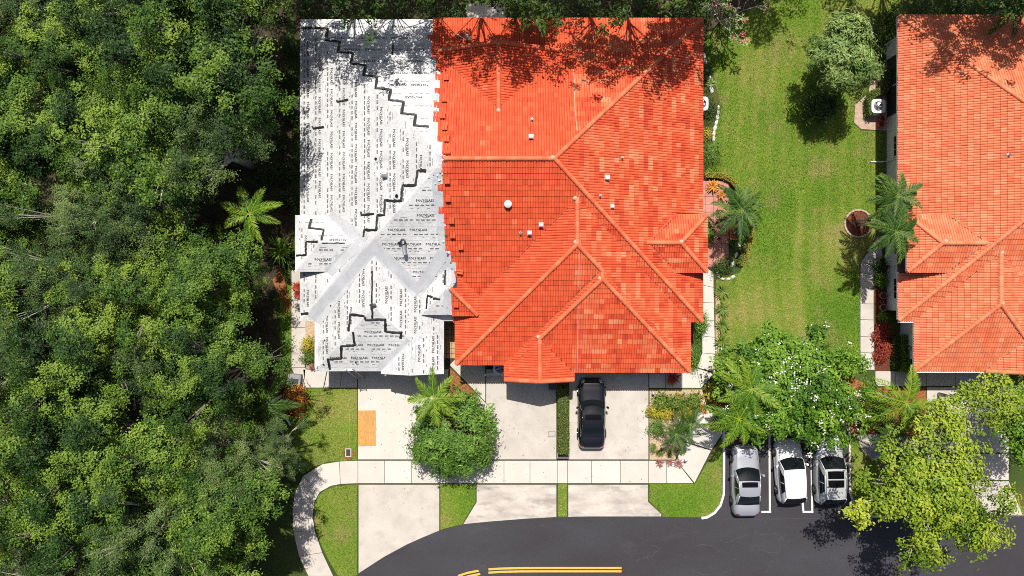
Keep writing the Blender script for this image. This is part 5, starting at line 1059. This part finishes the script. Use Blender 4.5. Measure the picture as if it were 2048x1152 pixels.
    for sg in (-1, 1): mb.tube([(sg * hw * .80, yf + .10, interp(top, .45) + .006), (sg * hw * .74, .72 * hl, interp(top, .74) + .004), (sg * hw * .55, .90 * hl, interp(top, .9) - .01)], .006, 4)
    mb.tube([(-hw * .5, .90 * hl, interp(top, .9) + .0), (0, .925 * hl, interp(top, .925) + .004), (hw * .5, .90 * hl, interp(top, .9) + .0)], .006, 4); mb.obj('bonnet_seam', CABIN, t)
    mb = MB(); mb.tube([(-.55, yf + .03, zb + .015), (.05, yf + .08, zb + .03)], .012, 4); mb.tube([(0, yf + .1, zb + .01), (.6, yf + .0, zb + .02)], .012, 4); mb.obj('wiper', CABIN, t)
    mb = MB(); mb.box(-.5, .5, hl * .975, hl * .985, .38, .55); mb.obj('grille', CABIN, t); mb = MB(); mb.box(-.26, .26, -hl - .008, -hl + .01, .45, .57); mb.obj('number_plate', M['white'], t)
    if rails:
        for sg in (-1, 1): mb = MB(); mb.tube([tuple(a + b for a, b in zip(roof_f(sg * .93, v), (0, 0, .05))) for v in (.05, .3, .6, .92)], .018, 5); mb.obj('roof_rail', SILVER_TRIM, t)
    if suv:
        patch(lambda u, v: (u * wr * .98, yrr - .02 - .16 * v - .02 * u * u, zr - .075 - .055 * u * u - .02 * v), 8, 2, CAR_GLASS, 'spoiler', t, True)
    return t
car('black sedan parked on the driveway beside the hedge strip', 1184, 827, 0, 4.75, 1.9, paint('black_car_paint', (.006, .006, .008), rough=.12), sunroof=[(.52, .88)])
car('silver sedan with a small sunroof in the parking bay by the kerb', 1493, 962, R(.5), 4.8, 1.9, paint('silver_car_paint', (.42, .43, .46), metal=.45, rough=.3), sunroof=[(.60, .93)])
car('plain white hatchback parked between the silver sedan and the glass-roofed car', 1581, 943, R(3.5), 4.3, 1.88, paint('white_car_paint', (.60, .60, .60)), suv=True, hr=1.55)
car('pearl grey car with a wide panoramic glass roof beside the kerb', 1660, 942, R(.6), 4.55, 1.92, paint('pearl_car_paint', (.48, .49, .49), metal=.25, rough=.28), suv=True, sunroof=[(.40, .64), (.68, .93)], rails=True)

# ---------------------------------------------------------------- small things
# ladder against the white eave
a = G(697, 738, 3.7); b = G(723, 757, .05); lad = empty('ladder', (b.x, b.y, 0), 'aluminium ladder leaning against the white eave', 'ladder'); d = a - b; sd = Vector((1, .12, 0)).normalized() * .23; o0 = Vector((0, 0, .05))
for sg in (-1, 1): mb = MB(); mb.tube([o0 + sd * sg, o0 + d + sd * sg * .9], .035, 4); mb.obj('rail', M['alu'], lad)
for k in range(1, 12): mb = MB(); c = o0 + d * (k / 12); mb.tube([c - sd, c + sd], .022, 5); mb.obj('rung', M['alu'], lad)
# plywood sheet on the driveway
def slabthing(name, pts, z0, z1, m, label, cat):
    q = g2(pts); c = Vector(q[0]).lerp(Vector(q[2]), .5); mb = MB(); mb.prism([(x - c.x, y - c.y) for x, y in q], 0, z1 - z0); o = mb.obj(name, m, None, loc=(c.x, c.y, z0)); return tag(o, label, cat)
slabthing('plywood_sheet', [(716.2, 821), (751.8, 820.5), (752.2, 891.5), (716.6, 892)], .047, .062, M['ply'], 'plywood sheet lying on the driveway edge beside the lawn', 'plywood')
def lid(px, py, w, h, label, body='conc'):
    t = empty('utility_box', G(px, py), label, 'utility box'); x, y = w / 2 / S, h / 2 / S; mb = MB()
    for q in ((-x, x, y - .06, y), (-x, x, -y, -y + .06), (-x, -x + .06, -y + .06, y - .06), (x - .06, x, -y + .06, y - .06)): mb.box(*q, 0, .06)
    mb.obj('rim', M[body], t); mb = MB(); mb.box(-x + .055, x - .055, -y + .055, y - .055, 0, .05); mb.obj('lid', M['dark'] if body == 'conc' else M['conc_d'], t)
lid(697, 905, 12, 17, 'small water meter box with dark lid in the lawn corner'); lid(1103.5, 868, 15, 12, 'pale utility box lid set in the driveway beside the hedge', 'grey')
sheet('bare_soil_patch', [(688, 915), (684, 905), (690, 896), (703, 897), (710, 905), (706, 918), (696, 921)], .0125, M['mulch'])
# manhole
M['iron'] = flat('cast_iron', (.05, .046, .045), .8, spec=.2)
mh = empty('manhole_cover', G(966, 1136, .014), 'round iron manhole cover interrupting the double yellow line', 'manhole'); mb = MB(); mb.lathe([(.35, 0), (.35, .012), (.30, .012), (.30, .004)], 28); mb.obj('ring', M['dark'], mh); mb = MB(); mb.lathe([(.295, 0), (.295, .008), (.2, .010), (.2, .006), (.1, .010), (0, .010)], 28); mb.obj('cover', M['iron'], mh)
# yellow marker cords on the lawn
M['strawline'] = flat('pale_yellow_cord', (.34, .33, .06), .8)
for x, wd in ((695, 'the one nearer the wood'), (699.5, 'the one nearer the driveway')):
    o = ribbon('yellow_rope', [(x, 826), (x - .3, 860), (x - .6, 896)], .022, .05, .066, M['strawline']); tag(o, 'faint yellow cord lying straight across the lawn, ' + wd, 'cord', 'yellow cords on the lawn')
# air conditioners
def aircon(px, py, label, h=.85, w=.47):
    t = empty('air_conditioner', G(px, py, h), label, 'air conditioner'); t.location.z = 0; mb = MB(); n = 24
    ring = [(w * math.copysign(abs(math.cos(a)) ** .45, math.cos(a)), w * math.copysign(abs(math.sin(a)) ** .45, math.sin(a))) for a in [2 * math.pi * k / n for k in range(n)]]; inner = [(.32 * math.cos(a), .32 * math.sin(a)) for a in [2 * math.pi * k / n for k in range(n)]]
    mb.add([(x, y, .1) for x, y in ring] + [(x, y, h) for x, y in ring] + [(x, y, h + .01) for x, y in inner] + [(x, y, h - .15) for x, y in inner], [(k, (k + 1) % n, n + (k + 1) % n, n + k) for k in range(n)] + [(n + k, n + (k + 1) % n, 2 * n + (k + 1) % n, 2 * n + k) for k in range(n)] + [(2 * n + k, 2 * n + (k + 1) % n, 3 * n + (k + 1) % n, 3 * n + k) for k in range(n)]); mb.obj('casing', M['white'], t)
    mb = MB(); mb.lathe([(.315, h - .16), (0, h - .16)], n); mb.obj('fan_well', M['dark'], t)
    for k in range(5):
        a = k * 2 * math.pi / 5; mb = MB(); mb.add([(.05 * math.cos(a), .05 * math.sin(a), h - .09), (.28 * math.cos(a - .4), .28 * math.sin(a - .4), h - .07), (.29 * math.cos(a + .25), .29 * math.sin(a + .25), h - .12)], [(0, 1, 2)]); mb.obj('fan_blade', M['steel'], t)
    mb = MB()
    for k in range(12): a = k * math.pi / 12; mb.tube([(-.32 * math.cos(a), -.32 * math.sin(a), h + .012), (.32 * math.cos(a), .32 * math.sin(a), h + .012)], .004, 3)
    for r in (.1, .2, .29): mb.tube([(r * math.cos(2 * math.pi * k / 20), r * math.sin(2 * math.pi * k / 20), h + .014) for k in range(21)], .004, 3)
    mb.obj('grille', M['steel'], t); mb = MB(); mb.box(-.5, .5, -.5, .5, .0, .1); mb.obj('pad', M['conc'], t)
aircon(1757, 212, 'white air conditioner inside the curved hedge by the neighbour wall'); aircon(1403, 207, 'white air conditioner half under the eave of the old tile slope'); aircon(602, 206, 'white air conditioner half under the white roof eave'); aircon(1000, 736, 'air conditioner in the shade behind the little white fence')
# little white fence by the garage
fe = empty('picket_fence', G(990, 746), 'short white fence screening the air conditioner by the garage', 'fence')
for dx in (-.62, .5): mb = MB(); mb.box(dx - .04, dx + .04, -.04, .04, 0, 1.15); mb.box(dx - .055, dx + .055, -.055, .055, 1.15, 1.2); mb.obj('post', M['white'], fe)
for z in (.25, .65, 1.02): mb = MB(); mb.box(-.58, .80, -.02, .02, z, z + .09); mb.obj('rail', M['white'], fe)
# planter box at the end of the hedge, dark bin by the garage
t = empty('planter_box', G(1125, 909), 'dark planter box closing the end of the hedge strip', 'planter'); mb = MB()
for q in ((-.38, .38, .12, .17), (-.38, .38, -.17, -.12), (-.38, -.33, -.12, .12), (.33, .38, -.12, .12)): mb.box(*q, 0, .4)
mb.obj('wall', M['grey'], t); mb = MB(); mb.box(-.335, .335, -.125, .125, 0, .33); mb.obj('soil', M['black'], t)
t = empty('wheeled_bin', G(1106, 771, .9), 'dark bin standing in the shade beside the front gable', 'bin'); t.location.z = .045; mb = MB(); mb.add([(-.22, -.2, 0), (.22, -.2, 0), (.22, .2, 0), (-.22, .2, 0), (-.27, -.25, .9), (.27, -.25, .9), (.27, .25, .9), (-.27, .25, .9)], ((3, 2, 1, 0), (0, 1, 5, 4), (1, 2, 6, 5), (2, 3, 7, 6), (3, 0, 4, 7))); mb.obj('tub', M['black'], t); mb = MB(); mb.box(-.29, .29, -.27, .27, .9, .96); mb.obj('lid', M['dark'], t)
# grey box and gutter offcut at the corner of the side walk
t = empty('storage_box', G(594, 757), 'grey box with a dark panel on the side walk corner', 'box', rz=R(-6)); mb = MB(); mb.box(-.36, .36, -.34, .34, .02, .55); mb.obj('case', M['grey'], t); mb = MB(); mb.box(-.27, .27, -.30, .05, .55, .57); mb.obj('panel', M['dark'], t); mb = MB(); mb.tube([(.40, .32, .62), (.40, -.36, .62), (.40, -.36, .1)], .03, 6); mb.tube([(-.40, .32, .62), (-.40, -.36, .62), (-.40, -.36, .1)], .03, 6); mb.obj('handle', M['steel'], t)
def pipe(p0, p1, z0, z1, r, m, label, name='drain_pipe', cat='pipe'):
    a = G(*p0, z0); b = G(*p1, z1); t = empty(name, (a.x, a.y, 0), label, cat); d = b - Vector((a.x, a.y, 0)); mb = MB(); mb.tube([(0, 0, a.z), d], r, 8, False); mb.tube([d, (0, 0, a.z)], r * .8, 8, False); mb.obj('tube', M[m], t); mb = MB(); q = Vector((0, 0, a.z)); e = (d - q).normalized() * .12; mb.tube([q, q + e], r * 1.25, 8, False); mb.obj('collar', M[m], t)
pipe((568, 829), (581, 850), .35, .10, .09, 'steel', 'grey metal downpipe piece sticking out of the bushes over the lawn'); pipe((1737, 40), (1749, 78), .5, .5, .07, 'white', 'white pipe lying at the dark bushes by the neighbour roof corner')
# mulch ring around the leaning palms, brick by brick
mr = empty('brick_ring', G(1716, 447), 'round brick-edged mulch ring at the foot of the leaning palms', 'planter'); mb = MB(); mb.lathe([(0, .05), (.5, .06), (.84, .03)], 24); mb.obj('mulch', M['mulch_r'], mr)
mb = MB(); mb.box(-.11, .11, -.06, .06, 0, .10); bk = mb.mesh('brick', M['brick'])
for k in range(25): an = k * 2 * math.pi / 25; o = link('brick', bk, mr); o.location = (.92 * math.cos(an), .92 * math.sin(an), crs.uniform(-.02, .01)); o.rotation_euler = (0, 0, an + math.pi / 2 + crs.uniform(-.06, .06))
# clay pots
def pot(px, py, r, label, m='terra', h=None, soil='soil'):
    h = h or r * 1.7; t = empty('clay_pot', G(px, py, h * .8), label, 'pot'); t.location.z = .022; mb = MB(); mb.lathe([(r * .65, 0), (r * .92, h * .82), (r * 1.04, h * .82), (r * 1.04, h), (r * .86, h), (r * .82, h * .85)], 18); mb.obj('pot', M[m], t, True); mb = MB(); mb.lathe([(r * .84, h * .86), (0, h * .88)], 18); mb.obj('soil', M[soil], t)
M['redpot'] = flat('red_glazed_pot', (.50, .06, .035), .4)
pot(1766, 591, .24, 'large clay pot by the neighbour wall, upper one'); pot(1763, 603.5, .13, 'small clay pot between two large ones'); pot(1766, 615, .24, 'large clay pot by the neighbour wall, lower one'); pot(1764, 238, .2, 'red glazed pot below the air conditioner, upper one', 'redpot', .45); pot(1762, 249, .2, 'red glazed pot below the air conditioner, lower one', 'redpot', .4)
pot(1438, 477, .09, 'tiny dark pot standing on the pink patio', 'dark', .2)
# white edging stones
st_mesh = []
for k in range(4):
    bm = bmesh.new(); bmesh.ops.create_icosphere(bm, subdivisions=2, radius=1); q = random.Random(k)
    for v in bm.verts: v.co *= q.uniform(.85, 1.1); v.co.x *= .20; v.co.y *= .13; v.co.z = max(-.02, v.co.z * .11)
    me = bpy.data.meshes.new('stone'); bm.to_mesh(me); bm.free(); me.materials.append(M['stone']); st_mesh.append(me)
def stones(pts, label, sc=1):
    t = empty('stone_edging', G(*pts[0]), label, 'edging'); L = [Vector(p) for p in g2(pts)]; org = L[0]; rr = random.Random(3)
    for a, b in zip(L, L[1:]):
        n = max(1, int((b - a).length / (.34 * sc)))
        for k in range(n): o = link('stone', rr.choice(st_mesh), t); p = a.lerp(b, (k + .5) / n) - org; o.location = (p.x, p.y, .03); dd = b - a; o.rotation_euler.z = math.atan2(dd.y, dd.x) + rr.uniform(-.15, .15); o.scale = (sc * rr.uniform(.85, 1.1),) * 2 + (1,)
stones([(1407, 105), (1412, 130), (1418, 150), (1424, 186)], 'row of white stones along the bed under the flowering branches', 1.1); stones([(1437, 210), (1434, 240), (1428, 262), (1426, 283)], 'row of white stones between the clipped shrubs and the lawn', 1.0)
stones([(1482, 478), (1476, 500), (1468, 520), (1459, 537)], 'curved row of white stones beside the pink patio', 1.15); stones([(1432, 540), (1438, 556), (1452, 560), (1470, 552)], 'low stone edge around the dark mound at the patio end', .8)
# orange planter box on the patio and a white slab
t = empty('patio_planter', G(1466, 463), 'orange box planter on the edge of the pink patio', 'planter'); M['orange'] = flat('orange_glaze', (.52, .12, .03), .6); mb = MB()
for q in ((-.28, .28, .52, .57), (-.28, .28, -.57, -.52), (-.28, -.23, -.52, .52), (.23, .28, -.52, .52)): mb.box(*q, 0.04, .32)
mb.obj('wall', M['orange'], t); mb = MB(); mb.box(-.235, .235, -.525, .525, .04, .25); mb.obj('soil', M['mulch'], t)
slabthing('white_slab', [(1464, 467), (1472, 460), (1476, 463), (1469, 472)], .33, .38, M['white'], 'small white slab resting on the orange patio planter', 'slab')
# low curved border hedges around the patio
hedge([(1408, 347), (1440, 347), (1462, 356), (1478, 375), (1480, 384), (1474, 384), (1458, 366), (1438, 357), (1408, 356)], .35, 'lf_yel', 'thin curved yellowish border hedge above the patio', 500, .07)
hedge([(1497, 450), (1505, 455), (1504, 480), (1496, 508), (1484, 532), (1476, 530), (1488, 505), (1494, 480)], .35, 'lf_yel', 'thin curved yellowish border hedge outside the white stones', 500, .07); hedge([(1488, 470), (1493, 474), (1489, 500), (1478, 526), (1470, 528), (1482, 500)], .45, 'lf_hedge', 'green border hedge between white stones and yellowish hedge', 450, .08)
# bits at the parking bay: orange markers, pale cabinet, fence rail at the neighbour, path lights
for px, py, lb in ((1467, 876, 'orange marker block at the head of the silver car bay'), (1627, 877, 'orange marker block between the white and glass-roofed cars')):
    t = empty('marker_block', G(px, py), lb, 'marker'); mb = MB(); mb.add([(-.24, -.14, 0), (.24, -.14, 0), (.24, .14, 0), (-.24, .14, 0), (-.2, -.08, .28), (.2, -.08, .28), (.2, .08, .28), (-.2, .08, .28)], ((0, 1, 5, 4), (1, 2, 6, 5), (2, 3, 7, 6), (3, 0, 4, 7), (4, 5, 6, 7))); mb.obj('block', M['orange'], t); mb = MB(); mb.box(-.3, .3, -.18, .18, 0, .04); mb.obj('foot', M['dark'], t)
t = empty('utility_cabinet', G(1783, 868, .8), 'pale green utility cabinet under the bushes by the stepping slabs', 'cabinet', rz=R(-12)); M['palegreen'] = flat('pale_green_metal', (.36, .42, .38), .5); t.location.z = 0; mb = MB(); mb.box(-.36, .36, -.24, .24, .05, .75); mb.obj('case', M['palegreen'], t); mb = MB(); mb.add([(-.4, -.28, .75), (.4, -.28, .75), (.4, .28, .78), (-.4, .28, .78), (-.38, -.26, .80), (.38, -.26, .80), (.38, .26, .83), (-.38, .26, .83)], ((0, 1, 5, 4), (1, 2, 6, 5), (2, 3, 7, 6), (3, 0, 4, 7), (4, 5, 6, 7))); mb.obj('lid', M['palegreen'], t)
t = empty('garden_fence', G(1774, 92), 'grey rail fence running from the hedge to the neighbour roof', 'fence', rz=math.atan2(20, 28))
for k in range(2): mb = MB(); mb.box(0, 1.3, -.025, .025, .6 + k * .5, .7 + k * .5); mb.obj('rail', M['grey'], t)
for k in range(2): mb = MB(); mb.box(k * 1.2, k * 1.2 + .08, -.04, .04, 0, 1.3); mb.obj('post', M['grey'], t)
def pathlight(px, py, label):
    t = empty('path_light', G(px, py), label, 'garden light'); mb = MB(); mb.tube([(0, 0, 0), (0, 0, .4)], .02, 6); mb.obj('stake', M['dark'], t); mb = MB(); mb.lathe([(.11, .40), (.09, .45), (.03, .48), (0, .49)], 12); mb.obj('hood', M['steel'], t)
pathlight(1305, 785, 'small round path light in the gravel bed corner by the driveway'); pathlight(1369, 918, 'small round path light beside the purple spiky plants')
# leaf litter on driveways and walks
rl = np.random.RandomState(17); P = []
for (x0, x1, y0, y1, n) in ((720, 830, 790, 915, 26), (960, 1110, 800, 915, 22), (1215, 1295, 780, 915, 16), (720, 1290, 925, 965, 26), (720, 870, 975, 1050, 14), (900, 952, 745, 790, 16)):
    for _ in range(n): q = G(rl.uniform(x0, x1), rl.uniform(y0, y1)); P.append((q.x, q.y, .053))
P = np.array(P); V, F = leaves(P, nrm(np.array([0, 0, 1.]) + rl.normal(size=P.shape) * .15), rl.uniform(.05, .15, len(P)), rl.uniform(.02, .05, len(P)), rl); V[:, 2] = np.maximum(V[:, 2], .048)
tag(link('leaf_litter', npmesh('leaf_litter', V, F, M['lf_purple'], rl.uniform(0, .6, len(P)))), 'scattered dry leaves on the driveways and walks', 'leaves', kind='stuff')
